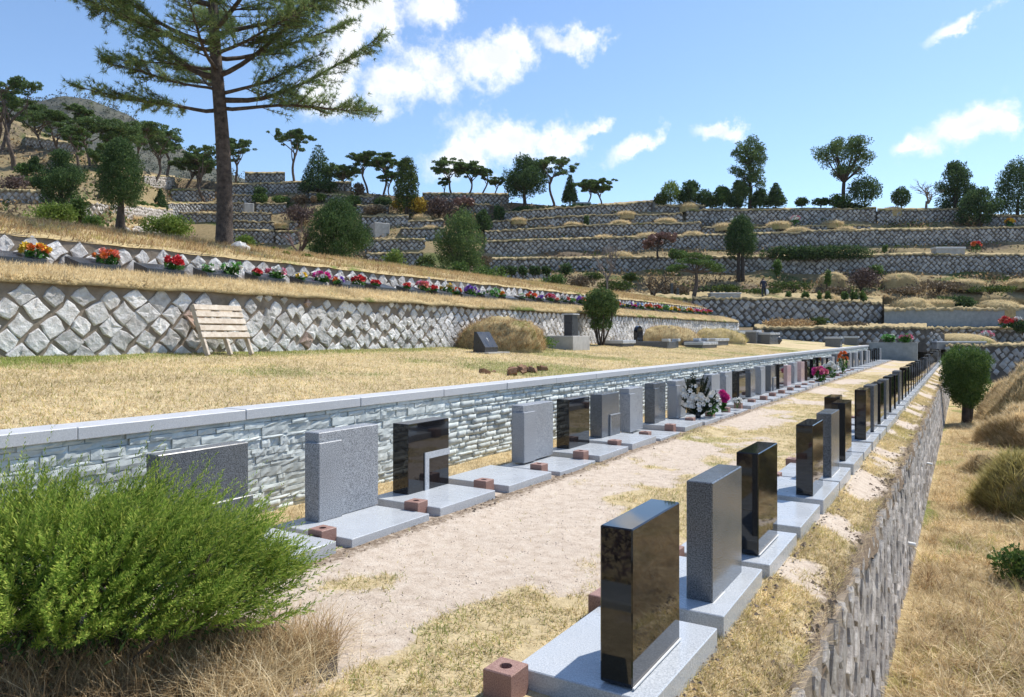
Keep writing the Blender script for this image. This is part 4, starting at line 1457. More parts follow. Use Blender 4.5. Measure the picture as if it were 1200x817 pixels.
def lawn_things():
    p = lawn_at(588, -10.75)
    mound(p, 1.2, .84, 'shaggy domed grave mound behind the slanted slate plaque', 3, 9000, .13, 'straw', lump=.4)
    p = lawn_at(570, -10.1)
    e = empty('grave_plaque', p, 0, 'slanted dark slate plaque in front of the shaggy mound', 'plaque')
    mb = MB(); mb.prism([(-.20, 0.02), (.14, 0.02), (.16, .14), (-.10, .52), (-.17, .52)], 'y', -.29, .29); mb.out('plaque_body', M['blackd'], e, fix=True)
    MB().box(-.3, .3, -.36, .62, -.05, .02).out('plinth', M['concreted'], e)
    mk = MB(); mk.box(-.004, .004, -.006, .006, -.055, .055); mk.box(-.004, .004, -.028, .028, .015, .027)
    o = mk.out('cross_mark', M['marble'], e); o.location = (.031, 0, .33); o.rotation_euler = (0, -math.atan2(.26, .38), 0)
    p = lawn_at(617, -10.0)
    bunch('flower_bunch', p, ('white', 'green'), 'faded wreath of grey-green flowers beside the slate plaque', .24, .42, 16, 8, leafn=160, lmat='drybush', psize=.07, seed=3)
    p = lawn_at(636, -10.3)
    shrub_at(p, .42, .42, .4, 'shrub', 'small green weed clump at the right foot of the shaggy mound', 500, .06, 'weed')
    p = lawn_at(664, -10.3)
    e = empty('memorial', p, .02, 'dark granite column on a square concrete base on the lawn', 'memorial')
    MB().box(-.5, .5, -.60, .60, -.1, .40, .012).out('base', M['concreted'], e)
    MB().box(-.14, .14, .10, .52, .4005, 1.04, .01).out('column', M['blackd'], e)
    MB().box(-.18, .18, .06, .56, 1.041, 1.075, .008).out('cap', M['slab'], e)
    # kerbed graves with round-headed stones
    for (x, X, lab, arch) in ((762, -10.2, 'kerbed dark granite grave with round-headed stone, left one', 1), (799, -10.2, 'kerbed dark granite grave with round-headed stone, right one', 1)):
        p = lawn_at(x, X)
        e = empty('kerbed_grave', p, 0, lab, 'grave', 'kerbed graves on the lawn')
        for (a, b, c, d_) in ((-.9, .9, -.62, -.48), (-.9, .9, .48, .62), (-.9, -.76, -.477, .477), (.76, .9, -.477, .477)):
            MB().box(a, b, c, d_, -.08, .20, .01).out('kerb', M['greyd'], e)
        for yy in (-.55, .55): MB().box(.70, .96, yy - .13, yy + .13, .2005, .30, .01).out('corner_post', M['slab'], e)
        MB().box(-.75, .75, -.47, .47, -.05, .10).out('grave_bed', M['slab'], e)
        pts = [(-.30, .1), (.30, .1)] + [(math.cos(q) * .30, .55 + math.sin(q) * .24) for q in np.linspace(0, math.pi, 12)]
        mb = MB(); mb.prism(pts, 'x', -.55, -.41); mb.out('headstone', M['black'], e, fix=True)
        MB().box(-.62, -.34, -.4, .4, .1005, .17).out('headstone_foot', M['greyd'], e)
    p = lawn_at(782, -11.0)
    mound(p, 1.5, .72, 'brown grassy grave mound behind the round-headed stones', 8, 5000, .14, 'straw', lump=.4)
    p = lawn_at(838, -11.0)
    mound(p, 1.6, .7, 'greenish grass mound against the far end of the pale wall', 9, 5000, .14, 'olivegrass', lump=.4)
    for (x, X, hw, dp, h, lab) in ((726, -10.6, .55, .35, .22, 'low dark granite box beside the clipped topiary'), (833, -9.9, 1.1, .5, .30, 'long low granite tomb chest right of the round-headed stones'), (858, -10.3, .5, .5, .62, 'upright pale granite block on the far lawn'),
                                   (878, -10.2, .55, .5, .7, 'dark granite block beside the pale one on the far lawn'), (897, -9.6, 1.2, .5, .62, 'long grey granite tomb chest near the end of the lawn'), (822, -9.2, 1.0, .35, .25, 'low flat granite kerb in front of the tomb chest'),
                                   (977, -6.7, .42, .42, .62, 'square granite box with pale lid near the end wall, left one'), (998, -6.7, .42, .42, .62, 'square granite box with pale lid near the end wall, right one')):
        p = lawn_at(x, X)
        e = empty('granite_tomb', p, 0, lab, 'tomb', 'granite tombs on the lawn')
        MB().box(-dp, dp, -hw, hw, -.05, h - .12, .01).out('tomb_body', M['greyd'], e)
        MB().box(-dp - .04, dp + .04, -hw - .04, hw + .04, h - .1195, h, .01).out('lid', M['slab'], e)
    for (x, X) in ((911, -9.2),):
        p = lawn_at(x, X)
        e = empty('stone_vase', p, 0, 'dark round stone vase at the end of the tomb chest', 'vase')
        MB().tube([(0, 0, 0), (0, 0, .05), (0, 0, .2), (0, 0, .38), (0, 0, .46)], [.14, .16, .27, .22, .13], 16).out('vase_body', M['blackd'], e, True)
        MB().tube([(0, 0, .455), (0, 0, .5)], [.16, .16], 16).out('rim', M['blackd'], e, True)
    # heap of bare clods near the coping
    p = lawn_at(612, -6.9)
    e = empty('soil_heap', p, 0, 'small heap of bare brown clods on the lawn near the coping', 'soil heap')
    g = random.Random(5)
    for i in range(26):
        s = g.uniform(.03, .085); a = g.uniform(0, 6.28); rr = abs(g.gauss(0, .30))
        v = [(s * g.uniform(.6, 1.2) * sx_, s * g.uniform(.6, 1.2) * sy_, s * g.uniform(.5, .9) * sz_) for sx_ in (-1, 1) for sy_ in (-1, 1) for sz_ in (-.6, .8)]
        o = part('clod', v, [(0, 1, 3, 2), (4, 6, 7, 5), (0, 4, 5, 1), (2, 3, 7, 6), (0, 2, 6, 4), (1, 5, 7, 3)], M['clod'], e)
        o.location = (math.cos(a) * rr * .5, math.sin(a) * rr * 1.5, .02 + .05 * max(0, .5 - rr)); o.rotation_euler = (g.uniform(-.5, .5), g.uniform(-.5, .5), a)


M['clod'] = plain('brown_clod', (.17, .09, .05), (.33, .19, .11), 12, .95, .7)


# ================================================================ PLANTS
def shrub_at(loc, rx, ry, h, mat, label, n, ls, name='shrub', cat=None, group=None, lobes=7, seed=None, stemmat='barkd', upright=.3, flat=False):
    g = np.random.default_rng(seed if seed is not None else int(abs(loc[0] * 13 + loc[1] * 7)))
    e = empty(name, loc, 0, label, cat or name.replace('_', ' '), group)
    V = []
    for i in range(lobes):
        a = g.uniform(0, 6.28); q = math.sqrt(g.random()) * .62
        c = (math.cos(a) * q * rx, math.sin(a) * q * ry, h * (.5 + g.uniform(-.05, .14)))
        r = (rx * g.uniform(.42, .62), ry * g.uniform(.42, .62), h * g.uniform(.38, .48))
        if i == 0: c = (0, 0, h * .5); r = (rx * .85, ry * .85, h * .46)
        pts, u = blob_points(g, c, r, n // lobes)
        pts[:, 2] = np.maximum(pts[:, 2], .01)
        V.append(leaves_at(g, pts, ls * 1.6, ls * .75, u * .6 + np.array([0, 0, upright])))
    link('foliage', mesh_np('foliage', np.concatenate(V), M[mat]), e)
    st = MB()
    for i in range(5):
        a = g.uniform(0, 6.28)
        st.tube([(0, 0, -.15), (math.cos(a) * rx * .2, math.sin(a) * ry * .2, h * .3), (math.cos(a) * rx * .5, math.sin(a) * ry * .5, h * .7)], [h * .035 + .01, h * .025 + .006, .006], 5)
    st.out('stems', M[stemmat], e, True)
    return e


lawn_things()


def crown_np(g, blobs, n, ls, asp=.5, up=.25, out=.6):
    """leaves over a list of ellipsoids (centre, radii)"""
    vol = np.array([r[0] * r[1] * r[2] for c, r in blobs]) ** .67
    cnt = np.maximum(8, (n * vol / vol.sum())).astype(int)
    V = []
    for (c, r), k in zip(blobs, cnt):
        pts, u = blob_points(g, c, r, k)
        V.append(leaves_at(g, pts, ls, ls * asp, u * out + np.array([0, 0, up])))
    return np.concatenate(V)


def bend(g, a, b, n, amp):
    a = np.asarray(a, float); b = np.asarray(b, float)
    t = np.linspace(0, 1, n)[:, None]
    p = a + (b - a) * t
    ph = g.uniform(0, 6.28, 3)
    off = np.concatenate([np.sin(t * 4 + ph[0]) - math.sin(ph[0]), np.sin(t * 5 + ph[1]) - math.sin(ph[1]), 0 * t], 1)
    return p + off * amp * np.sin(t * math.pi / 1.6)


def tree(kind, x, yb, yt, w, label, mat, d=None, seed=0, name=None, cat='tree', group=None, stem=None, n=2600, sink=.6, bark='barkd'):
    if d is None: d = dfun(x, yb) + .6
    p = P(x, yb, d)
    H = (yb - yt) / F * d; W = w / F * d
    g = np.random.default_rng(seed * 31 + int(x))
    ls = max(.05, d * .0027); n = int(n * 2.3)
    e = empty(name or {'redpine': 'pine_tree', 'oval': 'clipped_conifer', 'cone': 'conifer_tree', 'dense': 'conifer_tree', 'umbrella': 'tall_tree', 'spruce': 'spruce_tree', 'column': 'tall_tree', 'bare': 'bare_tree', 'ball': 'topiary_tree', 'blossom': 'blossom_tree'}[kind], p, YAW, label, cat, group)
    tr = MB(); blobs = []
    up = .25
    if kind == 'redpine':
        lean = g.uniform(-.18, .18) * H
        fork = g.uniform(.42, .58)
        top = np.array([lean, 0, H * fork])
        path = bend(g, (0, 0, -sink), top, 8, .05 * H)
        r0 = H * .02 + .05
        tr.tube(path, np.linspace(r0, r0 * .7, 8), 7)
        nb = max(4, int(W / H * 5) + 2)
        for i in range(nb):
            a = 2 * math.pi * i / nb + g.uniform(-.3, .3)
            rr = W * .5 * g.uniform(.35, .82)
            tip = np.array([lean * .6 + math.cos(a) * rr, math.sin(a) * rr * .8, H * g.uniform(.66, .93)])
            pa = bend(g, path[-1 - (i % 3)], tip, 6, .04 * H)
            tr.tube(pa, np.linspace(r0 * .5, r0 * .12, 6), 5)
            pr = W * g.uniform(.15, .22)
            for q in range(9):
                c = (tip if q < 5 else pa[g.integers(3, 6)]) + np.array([g.normal() * pr * .62, g.normal() * pr * .62, g.normal() * .025 * H])
                s = pr * g.uniform(.28, .5)
                tr.tube([pa[4], (np.asarray(c) + pa[4]) / 2 - np.array([0, 0, .02 * H]), c], [r0 * .14, r0 * .1, r0 * .05], 4, False)
                blobs.append((c, (s, s, s * g.uniform(.38, .6))))
        for q in range(7): blobs.append(((lean * .8 + g.normal() * W * .12, g.normal() * W * .12, H * g.uniform(.88, .97)), (W * .09, W * .09, H * .03)))
    elif kind in ('oval', 'ball'):
        c0 = stem if stem is not None else .3
        ns = 2 if kind == 'oval' and c0 > .25 else 1
        for i in range(ns):
            q = (i - (ns - 1) / 2) * W * .14
            tr.tube(bend(g, (q, 0, -sink), (q * .3, 0, H * (c0 + .3)), 5, .01 * H), np.linspace(.035 * H, .018 * H, 5), 6)
        ch = H * (1 - c0)
        for i in range(46):
            t = (i + .5) / 46
            prof = (math.sin(math.pi * (t * .92 + .06)) ** .62) if kind == 'ball' else (math.sin(math.pi * min(1, t * .8 + .16)) ** .75) * (1.0 - .22 * t)
            a = i * 2.4
            rr = W * .5 * prof * .78
            s = W * .14 * g.uniform(.8, 1.25)
            blobs.append(((math.cos(a) * rr, math.sin(a) * rr, H * c0 + ch * (t * .92 + .03)), (s, s, s * 1.25)))
        for t in (.25, .5, .72): blobs.append(((0, 0, H * c0 + ch * t), (W * .36, W * .36, ch * .22)))
        up = .7
    elif kind in ('cone', 'spruce'):
        tr.tube([(0, 0, -sink), (0, 0, H * .97)], [.022 * H + .03, .012], 6)
        m = 15
        for i in range(m):
            t = .12 + .86 * i / m
            rr = W * .5 * (1 - t) ** .8 + .02 * H
            for q in range(7):
                a = q * .9 + i * 1.3 + g.uniform(-.2, .2)
                s = rr * g.uniform(.34, .5)
                blobs.append(((math.cos(a) * rr * .68, math.sin(a) * rr * .68, H * t - rr * (.12 if kind == 'spruce' else -.05)), (s, s, s * (.42 if kind == 'spruce' else .8))))
        up = .15
    elif kind == 'dense':
        n = int(n * 1.35)
        tr.tube(bend(g, (0, 0, -sink), (g.uniform(-.06, .06) * W, 0, H * .5), 5, .03 * H), np.linspace(.045 * H, .02 * H, 5), 7)
        c0 = stem if stem is not None else .16
        for i in range(34):
            t = g.random() ** .85
            prof = (math.sin(math.pi * min(1, t * .78 + .2)) ** .8)
            a = i * 2.4
            rr = W * .5 * prof * g.uniform(.55, .86)
            s = W * g.uniform(.11, .2)
            blobs.append(((math.cos(a) * rr, math.sin(a) * rr, H * c0 + H * (1 - c0) * t * .9), (s, s, s * g.uniform(.8, 1.2))))
            if i % 3 == 0: tr.tube([(0, 0, H * c0), (math.cos(a) * rr * .8, math.sin(a) * rr * .8, H * c0 + H * (1 - c0) * t * .85)], [.012 * H, .004 * H], 5)
        for q in range(5): blobs.append(((g.normal() * W * .08, g.normal() * W * .08, H * (.3 + .1 * q)), (W * .27, W * .27, H * .13)))
        for i in range(9):       # pointed leaders
            a = g.uniform(0, 6.28); rr = W * .3 * g.random()
            blobs.append(((math.cos(a) * rr, math.sin(a) * rr, H * g.uniform(.86, .96)), (W * .045, W * .045, H * .07)))
        up = .9
    elif kind in ('umbrella', 'column'):
        fork = .34 if kind == 'umbrella' else .3
        base = bend(g, (0, 0, -sink), (g.uniform(-.03, .03) * H, 0, H * fork), 5, .01 * H)
        r0 = .024 * H + .05
        tr.tube(base, np.linspace(r0, r0 * .8, 5), 7)
        for i in range(24):
            a = i * 2.4
            if kind == 'umbrella':
                t = g.random(); rr = W * .5 * math.sqrt(g.random()) * .82
                tip = np.array([math.cos(a) * rr, math.sin(a) * rr, H * (.70 + .24 * (2 * t - 1) * math.sqrt(max(.1, 1 - (rr / (W * .5)) ** 2)))])
            else:
                t = i / 23; rr = W * .5 * (.45 + .5 * math.sin(math.pi * (t * .8 + .1))) * g.uniform(.4, .9)
                tip = np.array([math.cos(a) * rr, math.sin(a) * rr, H * (.36 + .6 * t)])
            pa = bend(g, base[-1] if kind == 'umbrella' else np.array([0, 0, H * (fork + .45 * (i / 24))]), tip, 5, .015 * H)
            tr.tube(pa, np.linspace(r0 * .45, r0 * .1, 5), 5)
            for q in range(5):
                s = W * (g.uniform(.07, .12) if kind == 'umbrella' else g.uniform(.10, .18))
                blobs.append((tip + g.normal(0, W * .06, 3), (s, s, s * .72)))
        if kind == 'column': tr.tube([(0, 0, H * fork), (0, 0, H * .9)], [r0 * .75, r0 * .2], 6)
    elif kind in ('bare', 'blossom'):
        tips = []

        def grow(a, dr, L, r, lev):
            b = a + dr * L
            tr.tube(bend(g, a, b, 3, L * .06), [r, r * .8, r * .6], 4 if lev > 1 else 6, False)
            if lev >= 4: tips.append(b); return
            for i in range(3 if lev > 0 else 4):
                nd = dr * .8 + np.array([g.normal() * .55, g.normal() * .55, g.uniform(0, .35)])
                nd /= np.linalg.norm(nd)
                grow(a + (b - a) * g.uniform(.55, 1), nd, L * g.uniform(.6, .82), r * .58, lev + 1)
        grow(np.array([0, 0, -.2]), np.array([g.uniform(-.15, .15), 0, 1.0]), H * .32, .02 * H + .02, 0)
        V = np.array(tr.v); k = np.array([W / (np.ptp(V[:, 0]) + .01), W / (np.ptp(V[:, 1]) + .01), H / (V[:, 2].max() + .01)])
        tr.v = [tuple(q) for q in V * k]
        if kind == 'blossom': blobs = [(t * k, (W * .08, W * .08, W * .06)) for t in tips]
    elif kind == 'flatpine':
        pass
    tr.out('trunk', M[bark], e, True)
    if blobs:
        link('crown', mesh_np('crown', crown_np(g, blobs, n, ls, up=up) if mat not in FL else crown_np(g, blobs, n, ls * .8, .8), M[mat] if mat in M else FL[mat]), e)
    return e


def plants_far():
    T = tree
    gp = 'red pines on the hillside'
    pines = [(16, 197, 92, 62, 'gnarled pine at the far left edge with a pale twisted trunk'), (-22, 190, 88, 60, 'pine partly cut by the left picture edge'), (51, 173, 122, 62, 'pine with forked leaning trunk on the left slope'),
             (88, 175, 122, 34, 'slim pine on the left skyline'), (128, 196, 138, 60, 'broad dark pine below the mountain'), (160, 200, 142, 56, 'wide pine left of the leaning one'),
             (197, 207, 146, 54, 'pine with long leaning bare trunk left of the big trunk'), (113, 232, 166, 46, 'small twisted pine left of the oval juniper'), (217, 222, 178, 42, 'low pine touching the big trunk at left'),
             (240, 232, 172, 50, 'dark pine directly behind the big trunk'), (277, 212, 163, 46, 'layered pine just right of the big trunk'), (345, 212, 152, 48, 'tall open pine on the skyline right of the trunk'),
             (404, 222, 194, 52, 'low flat pine beside the spruce'), (431, 224, 176, 44, 'umbrella pine with curved trunk, left of the cypress'), (449, 226, 178, 44, 'umbrella pine leaning on its neighbour beside the cypress'),
             (457, 228, 200, 26, 'small pine tucked against the cypress'), (531, 228, 185, 46, 'flat-topped pine under the middle cloud, left one'), (547, 228, 189, 40, 'flat-topped pine with forked trunk under the middle cloud'),
             (564, 226, 196, 24, 'slim pine right of the forked pine'), (521, 229, 208, 16, 'tiny pine at the foot of the flat-topped pines'), (579, 228, 207, 22, 'thin scrubby pine left of the dark conifer'),
             (72, 190, 130, 52, 'pine filling the gap above the small upper pale wall'), (106, 192, 142, 52, 'dark pine rising behind the small twisted one'), (146, 208, 152, 58, 'low wide pine behind the crown of the oval juniper'),
             (180, 212, 153, 48, 'bushy pine right of the oval juniper'), (2, 176, 104, 54, 'upper pine at the far left edge'), (228, 224, 186, 34, 'short pine hugging the big trunk at left'), (92, 205, 150, 44, 'pine standing above the sunlit pale wall at left'),
             (650, 237, 182, 54, 'tall open pine right of the wide dark conifer'), (688, 238, 210, 34, 'mid-size pine right of the dark narrow cypress'), (705, 240, 211, 34, 'pine at the right end of the centre skyline group')]
    for i, (x, yb, yt, w, lab) in enumerate(pines): T('redpine', x, yb, yt, w, lab, 'pine', seed=i, group=gp, n=2600 if w > 30 else 1200, bark='barkr')
    T('spruce', 373, 226, 166, 46, 'dark layered spruce on the skyline', 'conifer', n=3200)
    T('oval', 476, 252, 184, 32, 'pale green pointed cypress on the hillside', 'olive', stem=.12, n=3600, name='cypress_tree', seed=3)
    T('dense', 615, 242, 184, 54, 'wide dark spiky conifer on the centre skyline', 'conifer', n=4600, stem=.22)
    T('cone', 668, 240, 203, 20, 'narrow dark cypress between two pines', 'conifer', n=1600, name='cypress_tree')
    T('ball', 775, 245, 228, 18, 'small round bush-tree beside the stone pier', 'olive', stem=.3, n=700)
    T('ball', 786, 243, 214, 24, 'light green young tree on the right skyline', 'bright', stem=.25, n=900)
    T('dense', 808, 240, 213, 32, 'broad dark bush-tree on the right skyline', 'conifer', stem=.08, n=1600)
    T('ball', 826, 246, 224, 20, 'small clipped dark tree right of the mound on the skyline', 'conifer', stem=.3, n=800)
    T('dense', 846, 242, 219, 26, 'green bush-tree left of the tall ragged tree', 'shrub', stem=.06, n=1300)
    T('column', 879, 243, 165, 42, 'tall ragged dark tree standing high on the right skyline', 'pine', n=3800)
    T('dense', 866, 243, 213, 30, 'green tree behind the foot of the tall ragged tree', 'pine', stem=.1, n=1500)
    T('dense', 890, 243, 222, 24, 'dark bush at the right foot of the tall ragged tree', 'conifer', stem=.05, n=1100)
    T('cone', 909, 243, 213, 26, 'small cone-shaped fir on the right skyline', 'conifer', n=1700, name='fir_tree')
    T('umbrella', 989, 243, 160, 66, 'tall umbrella-crowned tree, highest on the right skyline', 'pine', n=4200)
    T('ball', 1013, 245, 211, 38, 'domed dark pine right of the umbrella tree', 'conifer', stem=.35, n=1800)
    T('ball', 1056, 250, 221, 22, 'ball-topped topiary tree on the right skyline', 'conifer', stem=.36, n=1000)
    T('bare', 1086, 248, 210, 42, 'pale leafless tree on the right skyline', 'twig', bark='barkp')
    T('dense', 1120, 247, 188, 44, 'dense dark conifer left of the leaning one', 'conifer', stem=.08, n=3400)
    T('dense', 1146, 266, 222, 48, 'spreading dark conifer leaning over the wall at right', 'conifer', stem=.12, n=3000)
    T('oval', 1192, 258, 190, 52, 'large dark oval conifer at the right edge of the skyline', 'conifer', stem=.1, n=4600)
    # middle distance
    T('oval', 868, 330, 255, 40, 'clipped egg-shaped tree on two bare stems', 'conifer', d=71, stem=.42, n=4200)
    T('bare', 765, 357, 316, 46, 'dark leafless tree with forked trunk behind the flowers', 'twig', d=52, bark='barkd')
    T('bare', 712, 345, 278, 34, 'pale leafless young tree before the long wall', 'twig', d=64, bark='barkp')
    T('blossom', 771, 300, 274, 34, 'pink blossom tree against the long stone wall', 'pink', d=72, bark='barkd', n=3200)
    T('blossom', 541, 250, 231, 24, 'pink blossom bush beside the brown shrubs', 'pink', bark='barkd', n=1100)
    T('dense', 541, 333, 248, 66, 'broad dark green pine left of the long walls', 'pine', d=58, stem=.2, n=5000, seed=5)
    T('dense', 566, 275, 246, 22, 'small dark conifer above the broad pine', 'conifer', n=1300)
    T('dense', 395, 322, 234, 78, 'large loose juniper behind the bank', 'conifer', d=36, stem=.2, n=8000, seed=4)
    T('bare', 352, 312, 256, 44, 'twiggy leafless brown shrub left of the juniper', 'twig', d=36, bark='twig', name='bare_shrub', cat='shrub')
    T('oval', 141, 272, 163, 56, 'oval dark juniper tree on a single trunk at left', 'conifer', d=40, stem=.28, n=9000, name='juniper_tree', seed=9)
    T('dense', 71, 248, 176, 54, 'leaning dark juniper at left', 'conifer', d=44, stem=.1, n=4500)
    T('cone', 188, 248, 221, 18, 'small cone-shaped juniper left of the trunk', 'conifer', n=1200, name='juniper_tree')
    T('dense', 41, 205, 184, 16, 'small dark cypress on the left slope', 'conifer', n=700)
    # flat-layered pine below the egg-shaped tree
    d = 63; p = P(812, 349, d); s = d / F
    e = empty('pine_tree', p, YAW, 'low spreading flat-layered pine before the egg-shaped tree', 'tree')
    g = np.random.default_rng(77); tr = MB()
    path = bend(g, (0, 0, -.6), (.1, 0, 30 * s), 6, .15); tr.tube(path, np.linspace(.22, .12, 6), 7)
    blobs = []
    for (dx, dy, zz, r) in ((-18, 0, 36, 12), (-6, 6, 44, 13), (10, -4, 41, 14), (24, 0, 37, 12), (30, 4, 33, 9), (2, 0, 50, 10), (16, 6, 48, 9), (-24, -4, 33, 8)):
        tip = np.array([dx * s, dy * s, zz * s]); tr.tube(bend(g, path[-1], tip, 5, .1), np.linspace(.1, .03, 5), 5)
        blobs.append((tip, (r * s, r * s, 2.8 * s)))
    tr.out('trunk', M['barkr'], e, True)
    link('crown', mesh_np('crown', crown_np(g, blobs, 4200, .17), M['shrub']), e)
    # clipped topiary on the lawn
    p = lawn_at(704, -10.9)
    e = empty('topiary_tree', p, 0, 'clipped round topiary on several stems at the lawn edge', 'tree')
    g = np.random.default_rng(5); tr = MB(); blobs = []
    for i in range(6):
        a = i * 1.05; q = .36
        tip = np.array([math.cos(a) * q, math.sin(a) * q, 1.2])
        tr.tube(bend(g, (math.cos(a) * .06, math.sin(a) * .06, -.1), tip, 6, .05), np.linspace(.04, .02, 6), 6)
        blobs.append((np.array([math.cos(a) * .28, math.sin(a) * .28, .75]), (.16, .16, .2)))
    for i in range(40):
        a = i * 2.4; t = (i + .5) / 40; rr = .52 * math.sqrt(1 - (2 * t - 1) ** 2)
        blobs.append((np.array([math.cos(a) * rr, math.sin(a) * rr, 1.44 + .46 * (2 * t - 1)]), (.16, .16, .16)))
    blobs.append(((0, 0, 1.44), (.45, .45, .42)))
    tr.out('trunk', M['barkd'], e, True)
    link('crown', mesh_np('crown', crown_np(g, blobs, 14000, .07, .45), M['pine']), e)
    # conifer in the lower field beside the right wall
    x = 1128; d = 27.0; p = P(x, 496, d)
    e = empty('conifer_tree', (p.x + .1, p.y, float(zfield(p.x, p.y))), 0, 'dense round young conifer at the foot of the right-hand wall', 'tree')
    H = 2.75; tr = MB(); tr.tube([(0, 0, -.2), (0, 0, H * .4)], [.16, .1], 8); blobs = []; g = np.random.default_rng(12)
    tr.tube([(0.1, 0, -.1), (.25, .1, H * .4)], [.09, .06], 8)
    for i in range(60):
        t = (i + .5) / 60; a = i * 2.4
        rr = np.interp(t, [0, .25, .6, .85, 1], [.22, .46, .70, .66, .3]) * g.uniform(.72, 1.14)
        blobs.append((np.array([math.cos(a) * rr, math.sin(a) * rr, H * .27 + H * .68 * t]), (.22, .22, .26)))
    for t in (.4, .6, .8): blobs.append(((0, 0, H * t), (.5, .5, .4)))
    tr.out('trunk', M['barkd'], e, True)
    link('crown', mesh_np('crown', crown_np(g, blobs, 24000, .085, .4, up=.9), M['shrub']), e)
    return


plants_far()


def shrubs():
    def S(x, yb, yt, w, mat, label, d=None, n=1200, name='shrub', cat=None, group=None, depth=.8, stemmat='barkd'):
        if d is None: d = dfun(x, yb) + .3
        s = d / F
        p = P(x, yb + 1, d)
        o = shrub_at(p, w * s / 2, w * s / 2 * depth, (yb - yt) * s, mat, label, n, max(.05, d * .0024), name, cat, group, seed=int(x * 3 + yb), stemmat=stemmat)
        o.rotation_euler = (0, 0, YAW)
        return o
    S(56, 266, 237, 62, 'bright', 'wide bright green shrub on the left bank', d=24, n=3200)
    S(95, 262, 231, 28, 'shrub', 'upright green shrub beside the wide bright one', d=25, n=1500)
    S(108, 268, 252, 24, 'shrub', 'low green shrub right of the upright one', d=23, n=1000)
    S(195, 281, 252, 58, 'bright', 'round bright green shrub left of the big trunk', d=21, n=4000)
    S(286, 293, 276, 34, 'bright', 'low green shrub just right of the big trunk', d=22, n=1500)
    S(320, 296, 289, 12, 'bright', 'little bright weed clump on the bank', d=21, n=400, name='weed', cat='weed')
    S(165, 243, 235, 18, 'shrub', 'clipped low bush behind the oval juniper, left one', n=500)
    S(178, 245, 238, 14, 'shrub', 'clipped low bush behind the oval juniper, right one', n=400)
    S(30, 205, 190, 26, 'shrub', 'green shrub on the left slope below the pines', n=800)
    S(15, 222, 205, 40, 'purplebush', 'brownish leafless thicket at the far left', n=1000)
    S(40, 218, 206, 36, 'shrub', 'low green bushes right of the brown thicket', n=900)
    S(304, 235, 217, 18, 'conifer', 'round dark bush on the terrace right of the trunk, upper one', n=700)
    S(305, 238, 226, 18, 'shrub', 'round green bush on the terrace right of the trunk, lower one', n=700)
    S(331, 238, 229, 22, 'shrub', 'low clipped green hedge bush left of the grey one', n=700)
    S(350, 238, 227, 22, 'drybush', 'pale grey-brown bush on the upper terrace', n=700)
    S(368, 237, 229, 10, 'straw', 'small yellow bush on the upper terrace', n=400)
    S(377, 235, 226, 12, 'bright', 'small yellow-green bush on the upper terrace', n=400)
    S(350, 262, 240, 50, 'purplebush', 'purplish leafless thicket below the upper terrace', n=1400)
    S(415, 240, 228, 20, 'shrub', 'green bush below the flat pines', n=600)
    S(420, 228, 214, 20, 'drybush', 'brown bush under the umbrella pines', n=600)
    S(450, 243, 230, 26, 'conifer', 'dark bushes left of the cypress', n=800)
    S(488, 250, 230, 30, 'yellowbush', 'yellow flowering forsythia right of the cypress', n=1000)
    S(465, 243, 234, 14, 'yellowbush', 'small yellow forsythia left of the cypress', n=400)
    S(515, 252, 231, 40, 'purplebush', 'brown leafless shrub thicket on the hillside', n=1400)
    S(440, 250, 240, 34, 'drybush', 'grey-brown shrubs below the flat pines', n=800)
    S(497, 318, 299, 26, 'olive', 'round olive bush left of the broad pine', d=60, n=900)
    S(460, 320, 292, 30, 'bright', 'bright green young conifers right of the large juniper', d=50, n=1400)
    S(440, 315, 302, 30, 'purplebush', 'reddish brown low bush right of the large juniper', d=48, n=700)
    S(508, 326, 309, 40, 'conifer', 'dark low bush below the broad pine', d=55, n=1200)
    S(535, 328, 306, 30, 'shrub', 'green bush below the broad pine', d=54, n=1100)
    S(568, 338, 312, 46, 'shrub', 'rounded green bush right of the broad pine', d=52, n=1600)
    S(563, 312, 299, 30, 'drybush', 'brown bush right of the broad pine', d=60, n=700)
    S(585, 257, 240, 16, 'conifer', 'dark bush left of the highest wall', n=600)
    S(612, 249, 241, 26, 'conifer', 'dark bush under the wide dark conifer', n=700)
    S(685, 246, 239, 60, 'conifer', 'long dark hedge under the skyline pines', n=1400, depth=.3, name='hedge')
    S(687, 265, 251, 7, 'conifer', 'tiny dark cone bush on the third terrace', n=300)
    for i, x in enumerate((588, 600, 613, 627, 640, 663)):
        S(x, 322, 311 if x != 663 else 308, 13 if x != 663 else 18, 'conifer', 'clipped round bush on the small wall, %s from the left' % nth(i + 1), d=63, n=500, group='clipped bushes on the small wall')
    S(648, 338, 320, 36, 'shrub', 'loose green shrub right of the clipped round bushes', d=61, n=1000)
    S(680, 340, 322, 36, 'drybush', 'dry brown shrub patch below the long wall', d=62, n=900)
    S(697, 328, 319, 28, 'olive', 'low green mound of ground cover below the long wall', d=66, n=800)
    S(740, 328, 319, 24, 'olive', 'low green ground cover left of the flat pine', d=66, n=700)
    S(795, 303, 292, 30, 'shrub', 'dark flat-topped bush behind the flat pine', d=70, n=900)
    S(910, 322, 304, 15, 'shrub', 'round green bush on a stem above the person', d=69, n=600)
    S(957, 304, 287, 122, 'conifer', 'long clipped dark hedge before the long stone wall', n=5200, depth=.18, name='hedge', d=73)
    S(1037, 295, 286, 8, 'shrub', 'small round bush right of the long hedge', n=300)
    S(1009, 338, 314, 46, 'purplebush', 'purplish leafless bush among the mounds', d=67, n=1700)
    S(1027, 325, 310, 17, 'shrub', 'round clipped green bush above the purplish one', d=70, n=700)
    S(969, 336, 316, 10, 'shrub', 'small dark bush before a mound', d=66, n=400)
